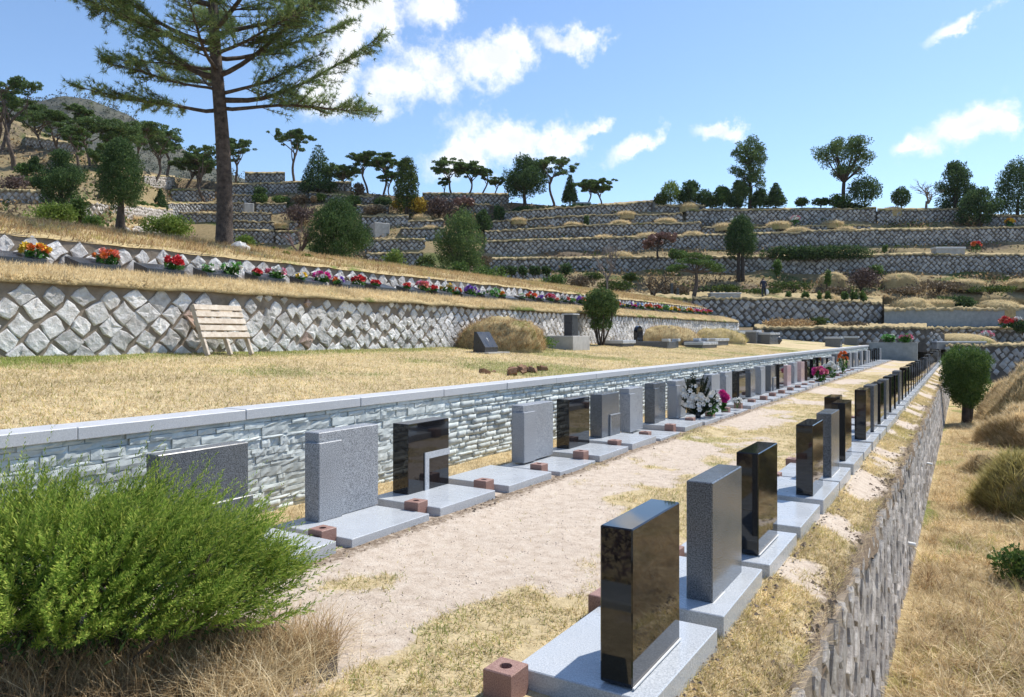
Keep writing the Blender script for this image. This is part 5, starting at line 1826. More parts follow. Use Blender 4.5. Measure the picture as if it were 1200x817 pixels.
    for i, (x, w) in enumerate(((924, 8), (944, 10), (960, 6), (970, 8), (990, 10), (1001, 8), (1012, 10))):
        S(x, 354, 341, w, 'shrub', 'small clipped bush along the top of the dark wall, %s from the left' % nth(i + 1), d=63.6, n=420, group='clipped bushes along the dark wall')
    S(1116, 362, 346, 58, 'conifer', 'wide clipped hedge above the concrete wall', d=64.5, n=2600, name='hedge', depth=.4)
    S(1198, 390, 374, 24, 'conifer', 'dark round bush at the right edge by the red flowers', d=60, n=800)
    for i, x in enumerate((835, 862, 940, 962)): S(x, 243 if x < 900 else 241, 231, 22, 'conifer' if i % 2 else 'olive', ('low skyline bush left of the tall ragged tree', 'low dark bush under the tall ragged tree', 'low brown bush right of the small fir', 'low dark bush left of the umbrella tree')[i], n=700)
    S(984, 245, 226, 28, 'shrub', 'green bush at the foot of the umbrella tree', n=1000)
    S(1000, 246, 236, 40, 'olive', 'low green cover at the foot of the domed pine', n=800)
    S(960, 382, 371, 26, 'olive', 'small green weed on the brown heap before the dark wall', d=60, n=500, name='weed', cat='weed')
    for i, (x, y_, w) in enumerate(((890, 345, 60), (790, 343, 50), (930, 340, 60), (1060, 344, 50), (840, 343, 60), (1100, 340, 70), (1160, 342, 60), (985, 345, 40), (720, 340, 50))):
        S(x, y_, y_ - 8 - (i % 3) * 2, w, 'drybush' if i % 2 else 'olive', 'scrubby %s undergrowth on the slope above the dark wall, %s patch' % ('brown' if i % 2 else 'green', nth(i + 1)), d=66 + (i % 3), n=900, name='undergrowth')
    # brown cut heap before the dark wall
    S(925, 384, 373, 70, 'straw', 'heap of brown cuttings below the dark wall', d=59.5, n=1500, name='cuttings_heap', cat='heap')
    S(995, 384, 375, 50, 'drybush', 'smaller heap of dry cuttings right of the big heap', d=59.5, n=900, name='cuttings_heap', cat='heap')
    # green weeds on the bank
    for i, (x, y_, w) in enumerate(((360, 303, 14), (385, 308, 12), (335, 300, 8), (530, 338, 22), (505, 334, 12), (425, 316, 14))):
        d = YonX(x, -15)[1]
        S(x, y_, y_ - 6, w, 'bright', 'bright weed tuft on the upper bank, %s of six' % nth(i + 1), d=d, n=500, name='weed', cat='weed')
    # small plants in the lower field
    p = P(1196, 690, 9.6)
    shrub_at((p.x, p.y, float(zfield(p.x, p.y))), .35, .35, .5, 'shrub', 'small dark green bush in the dry grass at the right edge', 1400, .045)
    p = P(1176, 470, 29)
    shrub_at((p.x, p.y, float(zfield(p.x, p.y))), .95, .8, .95, 'olive', 'low olive bush at the foot of the big dry mound', 2200, .08)


M['yellowbush'] = leafmat('forsythia', (.25, .17, .03), (.42, .30, .04), (.6, .42, .05))
shrubs()


def mounds():
    L = [(734, 252, 22, 5), (672, 264, 20, 4), (727, 262, 22, 4.5), (759, 278, 26, 6), (707, 279, 20, 4), (727, 301, 28, 7), (608, 259, 20, 4), (628, 336, 26, 10), (780, 260, 24, 5), (848, 266, 24, 5), (913, 264, 26, 5.5), (812, 276, 22, 5.5), (934, 272, 30, 6.5),
         (975, 263, 24, 5), (807, 243, 22, 6), (976, 329, 30, 11), (1045, 248, 24, 6), (1055, 330, 40, 11), (1132, 333, 38, 7), (1067, 361, 46, 14), (1168, 361, 46, 11), (970, 353, 26, 9), (1198, 332, 30, 6), (990, 270, 24, 5), (495, 256, 20, 5), (448, 255, 16, 4),
         (505, 268, 16, 4), (160, 258, 20, 4), (330, 264, 16, 4), (1098, 356, 34, 6)]
    for i, (x, yb, w, h) in enumerate(L):
        d = dfun(x, yb) - .3
        if (x, yb) in ((1067, 361), (1168, 361), (970, 353), (1098, 356)): d = 64.5
        s = d / F
        lab = 'domed dry-grass grave mound on the hillside, %s from the left' % nth(1 + sum(1 for q in L if (q[0], q[1]) < (x, yb)))
        mound(P(x, yb + 1.0, d), w * s / 2, h * s * .95, lab, i, 900, .26, lump=.3)
    # marble-edged mound at right and slabs
    d = 58.5
    mound(P(1124, 402, d), 2.6, .75, 'flat grave mound inside a marble edging at right', 61, 900, .2, sx=.8)
    s = d / F
    for (x0, x1, y0, y1, dd, lab, nm) in ((1098, 1155, 400, 405, 55.9, 'long low marble edging round the flat mound at right', 'marble_edging'), (1097, 1131, 289.5, 295, 74.5, 'pale marble grave slab on the hillside terrace', 'marble_slab'), (833, 868, 343, 347, 62.2, 'pale marble slab left of the person', 'marble_slab'),
                                          (453, 482, 317, 320, 46, 'small pale slab roof below the green conifers', 'marble_slab'), (672, 692, 237, 240, 88.5, 'small white slab on the skyline under the pines', 'marble_slab')):
        s = dd / F; a = P((x0 + x1) / 2, y1, dd)
        e = empty(nm, a, YAW, lab, 'edging' if 'edging' in nm else 'slab')
        hw = (x1 - x0) * s / 2; h = (y1 - y0) * s
        MB().box(-hw, hw, 0, .9, -.3, h * .6, .02).out('slab_body', M['concreted'], e)
        MB().box(-hw - .06, hw + .06, -.06, .96, h * .6 + .001, h, .02).out('slab_top', M['slab'], e)
    # upright dark posts and markers
    for (x, yt, yb, w, dd, lab) in ((622, 328, 344, 6, 50, 'dark upright stone marker above the flower plaques'), (563, 324, 332, 6, 46, 'small blue-grey marker on the bank crest'), (787, 332, 345, 3, 60, 'slim dark post before the slope, left one'), (794, 338, 346, 3, 60, 'slim dark post before the slope, right one'), (840, 370, 378, 9, 47.5, 'small dark stone box at the end of the plaque row')):
        s = dd / F; a = P(x, yb, dd)
        e = empty('marker_stone', a, YAW, lab, 'marker')
        MB().box(-w * s / 2, w * s / 2, -.15, .15, -.5, (yb - yt) * s, .02).out('marker_body', M['blackd'], e)
        MB().box(-w * s / 2 - .03, w * s / 2 + .03, -.18, .18, -.5, .06, .01).out('marker_foot', M['concreted'], e)
    # lower field: shaggy mounds
    for i, (x, yb, d, r, h, lab, m) in enumerate(((1216, 500, 27.5, 1.8, 2.0, 'big shaggy dry mound right of the young conifer', 'drygrass'), (1224, 520, 21.5, 1.4, 1.1, 'shaggy dry mound at the right edge below the big one', 'drygrass'), (1212, 600, 13.6, .85, .95, 'shaggy olive-brown mound at the right edge, nearer', 'olivegrass'),
                                                (1158, 560, 17.2, .42, .42, 'small round dry tussock in the lower field', 'drygrass'))):
        p = P(x, yb, d)
        mound((p.x, p.y, float(zfield(p.x, p.y)) - .05), r, h, lab, 30 + i, int(16000 * min(1.4, r)), .24 if r > .5 else .18, m, 'shaggy mounds of the lower field', lump=.8)


mounds()


# ---------------------------------------------------------------- the big pine
def big_pine():
    d = 18.8
    p = P(262, 291, d)
    e = empty('pine_tree', p, YAW, 'tall pine with bare trunk and layered branches standing on the bank at left', 'tree')
    g = np.random.default_rng(42)
    tr = MB()
    s = d / F
    n = 26
    H = 14.5
    zs = np.linspace(-.4, H, n)
    tp = np.stack([-.03 * zs + .06 * np.sin(zs * .8), .04 * np.sin(zs * .6 + 1), zs], 1)
    rad = np.interp(zs, [-.4, 0, .4, 3, 6, 10, H], [.27, .235, .205, .17, .125, .07, .02])
    tr.tube(tp, rad, 14)
    tw = []        # (point, direction) of needle tufts

    def tz(z): return np.array([np.interp(z, zs, tp[:, 0]), np.interp(z, zs, tp[:, 1]), z])
    twigs = MB()

    def limb(z0, az, L, rise, sag=0., r0=.06, dens=1.0):
        a = tz(z0)
        hd = np.array([math.cos(az), math.sin(az), 0])
        t = np.linspace(0, 1, 12)
        ph = g.uniform(0, 6)
        pts = a + hd * (t * L)[:, None] + np.array([0, 0, 1.0]) * (rise * L * t ** 1.25 - sag * L * np.sin(t * math.pi))[:, None]
        pts = pts + np.stack([np.sin(t * 5 + ph) * .05, np.cos(t * 6 + ph) * .05, np.sin(t * 8 + ph) * .035], 1) * L * .35
        pts[0] = a
        tr.tube(pts, np.linspace(r0, r0 * .12, 12), 7)
        # side twigs, flat sprays
        side = np.cross(hd, [0, 0, 1])
        nt_ = int(L * 15 * dens)
        for i in range(nt_):
            q = g.uniform(.22, 1.0)
            base = np.array([np.interp(q, t, pts[:, k]) for k in range(3)])
            sgn = 1 if i % 2 else -1
            tl = L * .30 * (1.15 - q) * g.uniform(.5, 1.1) + .25
            dr = side * sgn * g.uniform(.5, 1.0) + hd * g.uniform(.25, .9) + np.array([0, 0, g.uniform(-.12, .38)])
            dr /= np.linalg.norm(dr)
            tip = base + dr * tl + np.array([0, 0, .06 * tl])
            twigs.tube([base, base + (tip - base) * .5 + np.array([0, 0, -.03]), tip], [.012, .008, .004], 4, False)
            for u in np.arange(.25, 1.01, .13 / max(tl, .2)):
                tw.append((base + (tip - base) * u, dr + g.normal(0, .25, 3) + np.array([0, 0, .25])))
                if g.random() < .35:
                    d2 = dr + g.normal(0, .6, 3); tw.append((base + (tip - base) * u + d2 * .12, d2))
        for u in np.linspace(.45, 1, 10): tw.append((np.array([np.interp(u, t, pts[:, k]) for k in range(3)]), hd + g.normal(0, .3, 3)))
    # limbs read off the photo (heights above the foot in metres; x to the right, y away)
    limb(3.55, 0.05, 3.85, -.01, -.02, .055)              # lowest right, nearly level
    limb(3.50, math.pi - .05, 3.75, .18, .02, .055)       # lowest left
    limb(3.75, .25, 4.0, .52, .08, .075)                  # strong right limb curving up
    limb(4.30, math.pi - .25, 4.2, .85, .02, .085)
    limb(5.0, math.pi + .15, 4.4, .42, .02, .06)
    limb(5.4, .2, 4.2, .5, .02, .06)        # strong left limb rising steeply
    limb(4.35, .1, 3.6, .98, .03, .07)
    limb(4.55, math.pi + .1, 2.6, .06, 0, .04)
    limb(4.0, math.pi + .5, 2.6, .10, 0, .04)
    limb(4.9, -.4, 3.0, .25, 0, .05)
    for i in range(36):
        z = 3.9 + (H - 4.2) * (i / 30) ** 1.05
        az = i * 2.4 + g.uniform(-.3, .3)
        L = np.interp(z, [3.8, 6.0, 10, H], [2.6, 4.3, 3.4, .7]) * g.uniform(.8, 1.15)
        limb(z, az, L, g.uniform(.12, .55), .02, .02 + .012 * L)
    trunk = tr.out('trunk', M['bark'], e, True)
    twigs.out('twigs', M['bark'], e, True)
    pts = np.array([t[0] for t in tw]); dirs = np.array([t[1] for t in tw]); dirs /= np.linalg.norm(dirs, axis=1, keepdims=True)
    k = 15
    P_ = np.repeat(pts, k, 0) + g.normal(0, .015, (len(pts) * k, 3)); D = np.repeat(dirs, k, 0) * .75 + unit(g, len(P_)) * .9
    D /= np.linalg.norm(D, axis=1, keepdims=True)
    ln = .14 * g.uniform(.7, 1.2, len(P_))[:, None]
    wv = np.cross(D, unit(g, len(P_))); wv /= np.linalg.norm(wv, axis=1, keepdims=True)
    V = np.stack([P_ - wv * .0068, P_ + wv * .0068, P_ + D * ln], 1)
    print('big pine needles', len(V))
    link('needles', mesh_np('needles', V, M['needle']), e)
    # small boulder by its foot
    o = part('boulder', *boulder(.22, 3), M['wstone']); o.location = P(281, 292, 18.5); tag(o, 'grey boulder at the foot of the tall pine', 'boulder')


def boulder(r, seed):
    g = random.Random(seed)
    v = []; f = []
    for i in range(6):
        q = -math.pi / 2 + math.pi * (i + .5) / 6
        for k in range(9):
            a = 2 * math.pi * k / 9
            rr = r * g.uniform(.85, 1.15)
            v.append((math.cos(a) * math.cos(q) * rr * 1.3, math.sin(a) * math.cos(q) * rr, math.sin(q) * rr * .8))
    for i in range(5):
        for k in range(9): f.append((i * 9 + k, i * 9 + (k + 1) % 9, (i + 1) * 9 + (k + 1) % 9, (i + 1) * 9 + k))
    f += [tuple(range(9))[::-1], tuple(45 + k for k in range(9))]
    return v, f


big_pine()


# ---------------------------------------------------------------- the juniper bush in front
def front_bush():
    c = np.array([-4.00, 2.20, 0.0])
    e = empty('juniper_bush', c, YAW, 'large feathery yellow-green juniper bush in the near left corner', 'bush')
    g = np.random.default_rng(9)
    # local x to the photo's right, y away
    RX, RY, RZ = 1.20, .66, .56
    n = 2600
    u = unit(g, n); u[:, 2] = np.abs(u[:, 2])
    k = g.uniform(.70, 1.0, n)
    lum = .76 + .46 * fbm(u[:, 0] * 4.2 + 5, u[:, 1] * 4 + u[:, 2] * 4, 3, 2)
    base = u * k[:, None] * np.array([RX, RY, RZ]) * lum[:, None] * .93 + np.array([0, 0, .25])
    # plume direction: outwards, up and swept to the right
    D = u * .55 + np.array([.40, -.05, .55]) + g.normal(0, .2, (n, 3))
    D /= np.linalg.norm(D, axis=1, keepdims=True)
    L = g.uniform(.12, .27, n) * (1 + .25 * (u[:, 2] > .6))
    L[g.random(n) < .09] *= 1.6
    m = 46
    t = np.linspace(0.02, 1, m)
    V = []
    for i in range(n):
        side = np.cross(D[i], unit(g, 1)[0]); side /= np.linalg.norm(side); oth = np.cross(D[i], side)
        a = g.uniform(0, 6.28, m)
        rad = (np.cos(a)[:, None] * side + np.sin(a)[:, None] * oth)
        axis = base[i] + D[i] * (t * L[i])[:, None] + np.array([.05, 0, -.03]) * (t ** 2 * L[i])[:, None]
        dd = rad * .75 + D[i] * .85; dd /= np.linalg.norm(dd, axis=1, keepdims=True)
        ll = (.036 * (1.15 - t) + .012)[:, None]
        w = np.cross(dd, rad + .3 * D[i]); w /= np.linalg.norm(w, axis=1, keepdims=True) + 1e-9
        V.append(np.stack([axis, axis + dd * ll * .55 + w * .0030, axis + dd * ll, axis + dd * ll * .55 - w * .0030], 1))
    V = np.concatenate(V)
    link('foliage', mesh_np('foliage', V, M['juniper']), e)
    # inner shaded foliage and woody stems
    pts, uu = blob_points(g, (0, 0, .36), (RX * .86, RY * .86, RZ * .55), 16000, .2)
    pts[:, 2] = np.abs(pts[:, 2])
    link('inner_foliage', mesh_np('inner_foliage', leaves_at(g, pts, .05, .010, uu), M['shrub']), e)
    st = MB()
    for i in range(46):
        a = g.uniform(0, 6.28); q = g.uniform(.15, .8)
        b = np.array([math.cos(a) * RX * q * .6, math.sin(a) * RY * q * .6, -.03])
        tip = np.array([math.cos(a) * RX * q, math.sin(a) * RY * q, g.uniform(.3, .7)])
        st.tube(bend(g, b, tip, 5, .05), np.linspace(.016, .006, 5), 5)
    st.out('stems', M['barkr'], e, True)
    # dead straw round the foot
    ns = 16000
    a = g.uniform(0, 2 * np.pi, ns); q = g.uniform(.5, 1.12, ns)
    x = np.cos(a) * RX * q; y = np.sin(a) * RY * q
    pts = np.stack([x, y, np.zeros(ns)], 1)
    keep = (np.sin(a) < .35) & (g.random(ns) < .35 + .65 * sstep(-.8, .2, x))
    V = blades(g, pts[keep], .24, .0032, 1.3)
    stuff('straw', V, M['straw'], None, None, e)
    # tall pale straw at the bush's right foot
    ns = 1500
    x = g.normal(1.05, .16, ns); y = g.normal(-.42, .2, ns)
    o = stuff('dry_straw', blades(g, np.stack([x, y, np.zeros(ns)], 1), .24, .003, 1.2), M['drygrass'], None, None, e)


front_bush()


# ---------------------------------------------------------------- turf
def on(X, Y, z): return np.stack([X, Y, z], 1)


def turf():
    g = np.random.default_rng(100)
    # walk between the rows
    n = 260000
    Y = 1.5 + (g.random(n) ** 1.7) * 34; X = g.uniform(-4.1, -1.9, n)
    c = path_cover(X, Y); gr = green_cover(X, Y, .56)
    k = g.random(n) < c * .9 + .012
    X, Y, gr = X[k], Y[k], gr[k]
    fine = (fbm(X * 5, Y * 5, 31, 3))
    k = fine + g.normal(0, .08, len(X)) > .45; X, Y, gr = X[k], Y[k], gr[k]
    B = blades(g, on(X, Y, zpath(X, Y)), .036, .0052, 1.2, tri=True)
    isg = g.random(len(X)) < .14 + .3 * gr
    mid = (~isg) & (g.random(len(X)) < .4)
    stuff('walk_green_grass', B[isg], M['greengrass'], 'short green grass sprouting through the gravel walk', 'grass')
    stuff('walk_fading_grass', B[mid], M['olivegrass'], 'fading olive grass patches in the gravel walk', 'grass')
    stuff('walk_dry_grass', B[(~isg) & (~mid)], M['drygrass'], 'short straw-coloured grass in patches on the gravel walk', 'grass')
    # outer strip beside the right row, and tufts at the wall lip
    n = 90000
    Y = 2.5 + (g.random(n) ** 1.6) * 40; X = g.uniform(-1.2, -.78, n)
    c = sstep(.46, .60, fbm(X * 2 + 9, Y * 1.2, 14, 4))
    k = g.random(n) < c; X, Y = X[k], Y[k]
    B = blades(g, on(X, Y, zpath(X, Y)), .05, .006, 1.2, drift=(.25, 0), tri=True)
    isg = g.random(len(X)) < .3 + .4 * green_cover(X, Y, .48)
    stuff('edge_green_grass', B[isg], M['olivegrass'], 'yellow-green grass along the edge above the right wall', 'grass')
    stuff('edge_dry_grass', B[~isg], M['drygrass'], 'dry grass along the edge above the right wall', 'grass')
    n = 6000
    Y = 2.5 + (g.random(n) ** 1.5) * 34; X = g.normal(-.80, .04, n)
    stuff('edge_roots', blades(g, on(X, Y, zpath(X, Y) - .02), .075, .003, 1.2, drift=(1.0, 0), tri=True), M['drygrass'], 'ragged brown roots and straw hanging over the right wall lip', 'roots')
    # strip between the left slabs and the wall
    n = 40000
    Y = 2.5 + (g.random(n) ** 1.5) * 40; X = g.uniform(-5.55, -4.98, n)
    stuff('wall_foot_grass', blades(g, on(X, Y, np.full(n, .03)), .07, .0045, .9, tri=True), M['drygrass'], 'yellow dry grass strip at the foot of the stacked-stone wall', 'grass')
    # lawn
    n = 190000
    X = g.uniform(WX + .05, LX - .02, n); t = g.random(n) ** 1.4
    Y = np.where(X < -8, 3 + t * 36, 1.6 + t * 34)
    v = lawn_green(X, Y)
    B = blades(g, on(X, Y, zlawn(X, Y)), .045, .009, 1.1, tri=True)
    isg = g.random(n) < v * .8 + .03
    mid = (~isg) & (g.random(n) < .22)
    stuff('lawn_green_grass', B[isg], M['greengrass'], 'fresh green grass patches on the dry lawn', 'grass')
    stuff('lawn_fading_grass', B[mid], M['olivegrass'], 'olive fading grass scattered over the lawn', 'grass')
    stuff('lawn_dry_grass', B[(~isg) & (~mid)], M['drygrass'], 'straw-coloured dry grass of the lawn', 'grass')
    # banks above the pale wall
    n = 90000
    X = g.uniform(-13.2, -11.55, n); Y = 4 + g.random(n) ** 1.3 * 41
    stuff('bank_dry_grass', blades(g, on(X, Y, bank_z(BANK_PROFILE, X) - .03), .12, .014, .9, drift=(.25, 0), tri=True), M['drygrass'], 'dry grass on the narrow bank above the pale wall', 'grass')
    n = 70000
    X = g.uniform(-17.5, -13.32, n); Y = 4 + g.random(n) ** 1.2 * 40
    isg = g.random(n) < .10 + .5 * green_cover(X, Y, .6)
    B = blades(g, on(X, Y, bank_z(BANK2_PROFILE, X) - .03), .15, .016, .9, drift=(.25, 0), tri=True)
    stuff('upper_bank_straw', B[~isg], M['straw'], 'brown dry grass on the upper bank round the tall pine', 'grass')
    stuff('upper_bank_green', B[isg], M['olivegrass'], 'greenish grass tufts on the upper bank', 'grass')
    # lower field: long tangled grass
    n = 150000
    t = g.random(n) ** 1.3
    X = -.55 + g.random(n) * (1.2 + 6 * t); Y = 5.5 + t ** 1.25 * 32
    v = green_cover(X, Y, .60)
    lumps = fbm(X * 1.4, Y * 1.4, 77, 3)
    B = blades(g, on(X, Y, zfield(X, Y) - .02), .12 + .10 * lumps, .0085, 1.5, tri=True)
    isg = g.random(n) < .05 + .65 * v
    mid = (~isg) & (g.random(n) < .25)
    m = 1500
    tt = g.random(m) ** 1.4; tx = -.5 + g.random(m) * (1.2 + 6 * tt); ty = 5.6 + tt ** 1.2 * 26
    for nm, mat, sel, lab in (('pale_tussocks', 'drygrass', slice(0, 900), 'pale arching tussocks of long dry grass in the lower field'), ('brown_tussocks', 'straw', slice(900, 1350), 'brown arching tussocks in the lower field'), ('green_tussocks', 'olivegrass', slice(1350, 1500), 'greenish tussocks in the lower field')):
        x_, y_ = np.repeat(tx[sel], 22), np.repeat(ty[sel], 22)
        x_ = x_ + g.normal(0, .035, len(x_)); y_ = y_ + g.normal(0, .035, len(y_))
        stuff(nm, blades(g, on(x_, y_, zfield(x_, y_) - .02), .27, .0085, 1.5), M[mat], lab, 'grass')
    stuff('field_green_grass', B[isg], M['olivegrass'], 'greenish grass in the lower field at right', 'grass')
    stuff('field_brown_grass', B[mid], M['straw'], 'brown tangled straw in the lower field at right', 'grass')
    stuff('field_dry_grass', B[(~isg) & (~mid)], M['drygrass'], 'long golden dry grass of the lower field at right', 'grass')
    # loose gravel on the bare parts of the walk
    n = 17000
    Y = 2.0 + (g.random(n) ** 1.8) * 16; X = g.uniform(-4.1, -.8, n)
    k = (g.random(n) > path_cover(X, Y)) & ((X < -1.9) | (X > -1.15)); X, Y = X[k], Y[k]
    c = on(X, Y, zpath(X, Y) + .001)
    r = (.0025 + .006 * g.random(len(X)) ** 4)[:, None, None]
    tet = np.array([[[1, 0, -.3], [-.5, .87, -.3], [0, 0, .9]], [[-.5, .87, -.3], [-.5, -.87, -.3], [0, 0, .9]], [[-.5, -.87, -.3], [1, 0, -.3], [0, 0, .9]]])
    az = g.uniform(0, 6.28, len(X)); rot = np.stack([np.stack([np.cos(az), -np.sin(az), 0 * az], -1), np.stack([np.sin(az), np.cos(az), 0 * az], -1), np.stack([0 * az, 0 * az, 1 + 0 * az], -1)], -2)
    V = np.einsum('nij,fkj->nfki', rot, tet) * r[..., None] + c[:, None, None, :]
    stuff('gravel', V.reshape(-1, 3, 3), M['gravel'], 'loose pinkish gravel on the walk', 'gravel')
    n = 3000
    Y = 2.6 + (g.random(n) ** 1.5) * 22; X = g.normal(-.86, .06, n); X = np.clip(X, -1.05, -.76)
    c = on(X, Y, zpath(X, Y) + .002)
    r = (.008 + .03 * g.random(n) ** 2.5)[:, None, None]
    az = g.uniform(0, 6.28, n); rot = np.stack([np.stack([np.cos(az), -np.sin(az), 0 * az], -1), np.stack([np.sin(az), np.cos(az), 0 * az], -1), np.stack([0 * az, 0 * az, 1 + 0 * az], -1)], -2)
    k = np.arange(n) % 3 == 0; c[k, 0] = g.normal(-4.05, .06, k.sum()); k2 = np.arange(n) % 6 == 1; c[k2, 0] = g.normal(-1.12, .035, k2.sum()); c[k, 2] = .036; c[k2, 2] = .004; r[k | k2] *= .6
    V = np.einsum('nij,fkj->nfki', rot, tet * np.array([1, 1, .6])) * r[..., None] + c[:, None, None, :]
    stuff('soil_crumbs', V.reshape(-1, 3, 3), M['crumb'], 'crumbled brown soil along the wall lip and the slab edges', 'soil')
    # dark soil in the near left corner
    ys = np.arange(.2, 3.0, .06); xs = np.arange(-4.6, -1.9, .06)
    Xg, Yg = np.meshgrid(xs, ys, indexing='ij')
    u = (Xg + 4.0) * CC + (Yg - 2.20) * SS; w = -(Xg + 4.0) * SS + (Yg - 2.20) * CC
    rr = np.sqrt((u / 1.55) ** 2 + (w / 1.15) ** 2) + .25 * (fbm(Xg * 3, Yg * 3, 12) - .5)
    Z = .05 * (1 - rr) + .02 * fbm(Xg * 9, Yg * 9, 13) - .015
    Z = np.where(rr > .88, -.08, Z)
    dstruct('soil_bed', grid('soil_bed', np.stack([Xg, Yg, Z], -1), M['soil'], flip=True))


turf()


# ---------------------------------------------------------------- the person on the terrace
def person():
    d = 64
    p = P(895, 349, d)
    J = {'pelvis': (0, 0, .92), 'chest': (0, .10, 1.32), 'neck': (0, .15, 1.50), 'head': (0, .20, 1.66), 'hl': (-.10, 0, .88), 'hr': (.10, 0, .88), 'kl': (-.12, .06, .48), 'kr': (.13, -.02, .48), 'al': (-.12, -.02, .08), 'ar': (.14, -.06, .08), 'tl': (-.13, .13, .04), 'tr': (.15, .09, .04),
         'sl': (-.19, .11, 1.42), 'sr': (.19, .11, 1.42), 'el': (-.27, .10, 1.13), 'er': (.28, .08, 1.14), 'wl': (-.20, .30, .98), 'wr': (.24, .16, .90), 'fl': (-.18, .38, .95), 'fr': (.24, .18, .80)}
    rad = dict(pelvis=.155, chest=.175, neck=.06, head=.105, hl=.10, hr=.10, kl=.07, kr=.07, al=.05, ar=.05, tl=.045, tr=.045, sl=.075, sr=.075, el=.055, er=.055, wl=.04, wr=.04, fl=.035, fr=.035)
    E_ = [('pelvis', 'chest'), ('chest', 'neck'), ('neck', 'head'), ('pelvis', 'hl'), ('pelvis', 'hr'), ('hl', 'kl'), ('hr', 'kr'), ('kl', 'al'), ('kr', 'ar'), ('al', 'tl'), ('ar', 'tr'), ('chest', 'sl'), ('chest', 'sr'), ('sl', 'el'), ('sr', 'er'), ('el', 'wl'), ('er', 'wr'), ('wl', 'fl'), ('wr', 'fr')]
    names = list(J)
    me = bpy.data.meshes.new('body')
    me.from_pydata([J[n] for n in names], [(names.index(a), names.index(b)) for a, b in E_], [])
    o = bpy.data.objects.new('body', me); COL.objects.link(o)
    o.modifiers.new('skin', 'SKIN')
    for i, n in enumerate(names):
        me.skin_vertices[0].data[i].radius = (rad[n], rad[n] * (.72 if n in ('chest', 'pelvis') else 1)); me.skin_vertices[0].data[i].use_root = n == 'pelvis'
    o.modifiers.new('sub', 'SUBSURF').levels = 2
    dg = bpy.context.evaluated_depsgraph_get()
    m2 = bpy.data.meshes.new_from_object(o.evaluated_get(dg))
    bpy.data.objects.remove(o)
    mats = [plain('navy_jacket', (.012, .016, .035), (.03, .036, .065), 5, .8, .2), plain('dark_trousers', (.015, .018, .03), (.035, .04, .06), 5, .85, .2), plain('skin', (.42, .26, .19), (.5, .32, .24), 5, .6, 0), plain('dark_hair', (.01, .009, .008), (.03, .025, .02), 20, .6, .3), plain('dark_shoes', (.02, .02, .02), (.04, .04, .04), 5, .6, 0)]
    m2.materials.clear()
    for m in mats: m2.materials.append(m)
    for po in m2.polygons:
        c = po.center; po.use_smooth = True
        if c.z < .1: k = 4
        elif c.z < .95 and abs(c.x) < .21: k = 1
        elif c.z > 1.55: k = 3 if (c.y < .24 or c.z > 1.70) else 2
        elif c.z > 1.50: k = 2
        elif c.z < .97 and (abs(c.x) > .21 or c.y > .28): k = 2
        else: k = 0
        po.material_index = k
    m2.name = 'body'
    e = empty('person', p, YAW, 'person in a dark navy jacket seen from behind on the terrace', 'person')
    link('body', m2, e)
    q = empty('carrier_bag', tuple(Vector(p) + Vector((CC * .30, SS * .30, 0)) + Vector((-SS, CC, 0)) * .12), YAW, 'white carrier bag hanging from the right hand of the person', 'bag')
    mb = MB()
    seg = 12
    for i, (z, a, b) in enumerate(((.28, .13, .05), (.34, .17, .08), (.5, .18, .09), (.66, .14, .06), (.74, .05, .03))):
        mb.v += [(math.cos(2 * math.pi * k / seg) * a * rnd.uniform(.93, 1.07), math.sin(2 * math.pi * k / seg) * b, z) for k in range(seg)]
        if i: mb.f += [((i - 1) * seg + k, (i - 1) * seg + (k + 1) % seg, i * seg + (k + 1) % seg, i * seg + k) for k in range(seg)]
    mb.f.append(tuple(range(seg))[::-1])
    mb.out('bag_body', M['pipe'], q, True)
    MB().tube([(-.04, 0, .73), (-.03, 0, .80), (.03, 0, .80), (.04, 0, .73)], [.006] * 4, 5).out('handle', M['pipe'], q)


person()


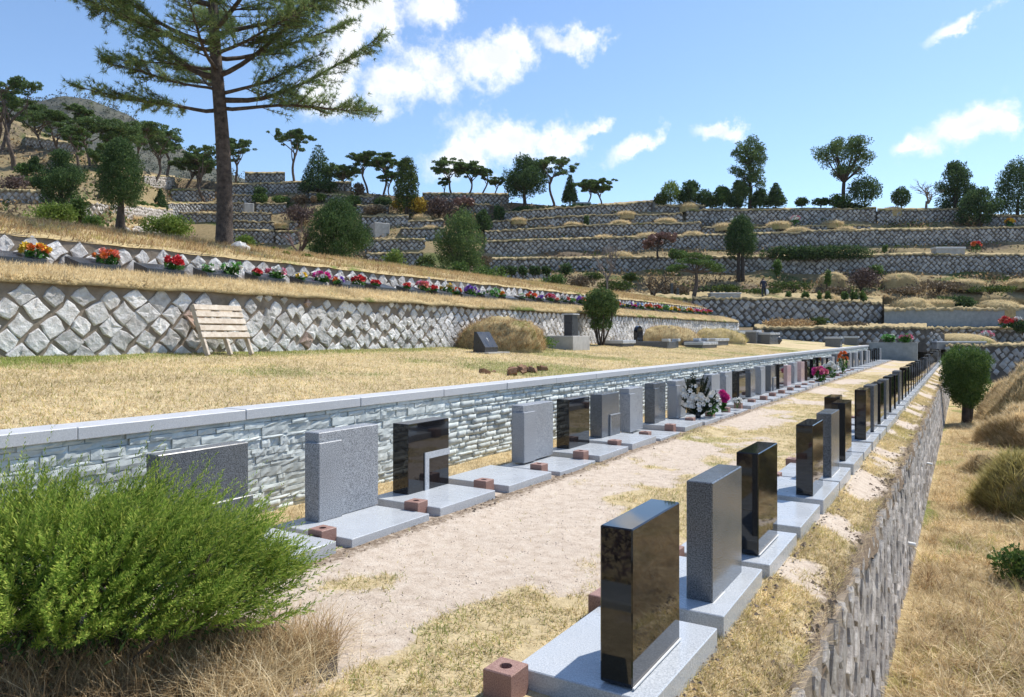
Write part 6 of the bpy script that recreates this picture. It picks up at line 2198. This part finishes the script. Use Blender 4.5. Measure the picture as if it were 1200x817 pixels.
# ---------------------------------------------------------------- behind the photographer (seen only in the polished stones)
def behind():
    o = MB().box(-2.6, 4, 1.70, 2.04, -.2, .06, .01).out('kerb_strip', M['concrete']); tag(o, 'flat concrete kerb strip across the near end of the right row', 'kerb')
    g = np.random.default_rng(3)
    n = 9000
    X = g.uniform(-3.0, 3, n); Y = g.uniform(-2.5, 1.65, n)
    stuff('low_scrub', leaves_at(g, on(X, Y, .02 + .12 * g.random(n)), .10, .03, np.array([0, 0, .5])), M['purplebush'], 'low brown scrub at the near end of the rows', 'scrub')
    o = MB().box(-7, 9, -6.6, -6.3, -.1, .75, .02).out('concrete_wall', M['concrete']); tag(o, 'low concrete wall behind the viewpoint', 'wall')
    xs = np.arange(-9, 11, .6); ys = np.arange(-14, -6.6, .6)
    Xg, Yg = np.meshgrid(xs, ys, indexing='ij')
    Z = .7 + (-6.6 - Yg) * .55 + .3 * fbm(Xg, Yg, 3)
    dstruct('rear_bank', grid('rear_bank', np.stack([Xg, Yg, Z], -1), M['hill'], attr=dict(g=fbm(Xg, Yg, 4), v=green_cover(Xg, Yg, .45)), flip=True))
    for i, (x, y, r) in enumerate(((-4, -9, 1.6), (-1, -8.5, 1.4), (2, -9, 1.7), (5, -8.6, 1.5))):
        shrub_at((x, y, .7 + (-6.6 - y) * .55), r, r, 2.2, 'shrub', 'dark leafy bush on the rear bank, %s from the left' % nth(i + 1), 1500, .14, group='bushes on the rear bank')


behind()


# ---------------------------------------------------------------- the air
def haze():
    m = bpy.data.materials.new('haze'); m.use_nodes = True
    nt = m.node_tree; nt.nodes.clear()
    o = nt.nodes.new('ShaderNodeOutputMaterial'); v = nt.nodes.new('ShaderNodeVolumePrincipled')
    v.inputs['Color'].default_value = (.86, .92, 1.0, 1); v.inputs['Density'].default_value = .00008; v.inputs['Anisotropy'].default_value = .2
    nt.links.new(v.outputs[0], o.inputs['Volume'])
    ob = MB().box(-900, 500, -60, 900, -2.9, 140).out('haze', m)
    tag(ob, 'thin pale spring haze over the whole cemetery', 'haze', kind='stuff')


haze()
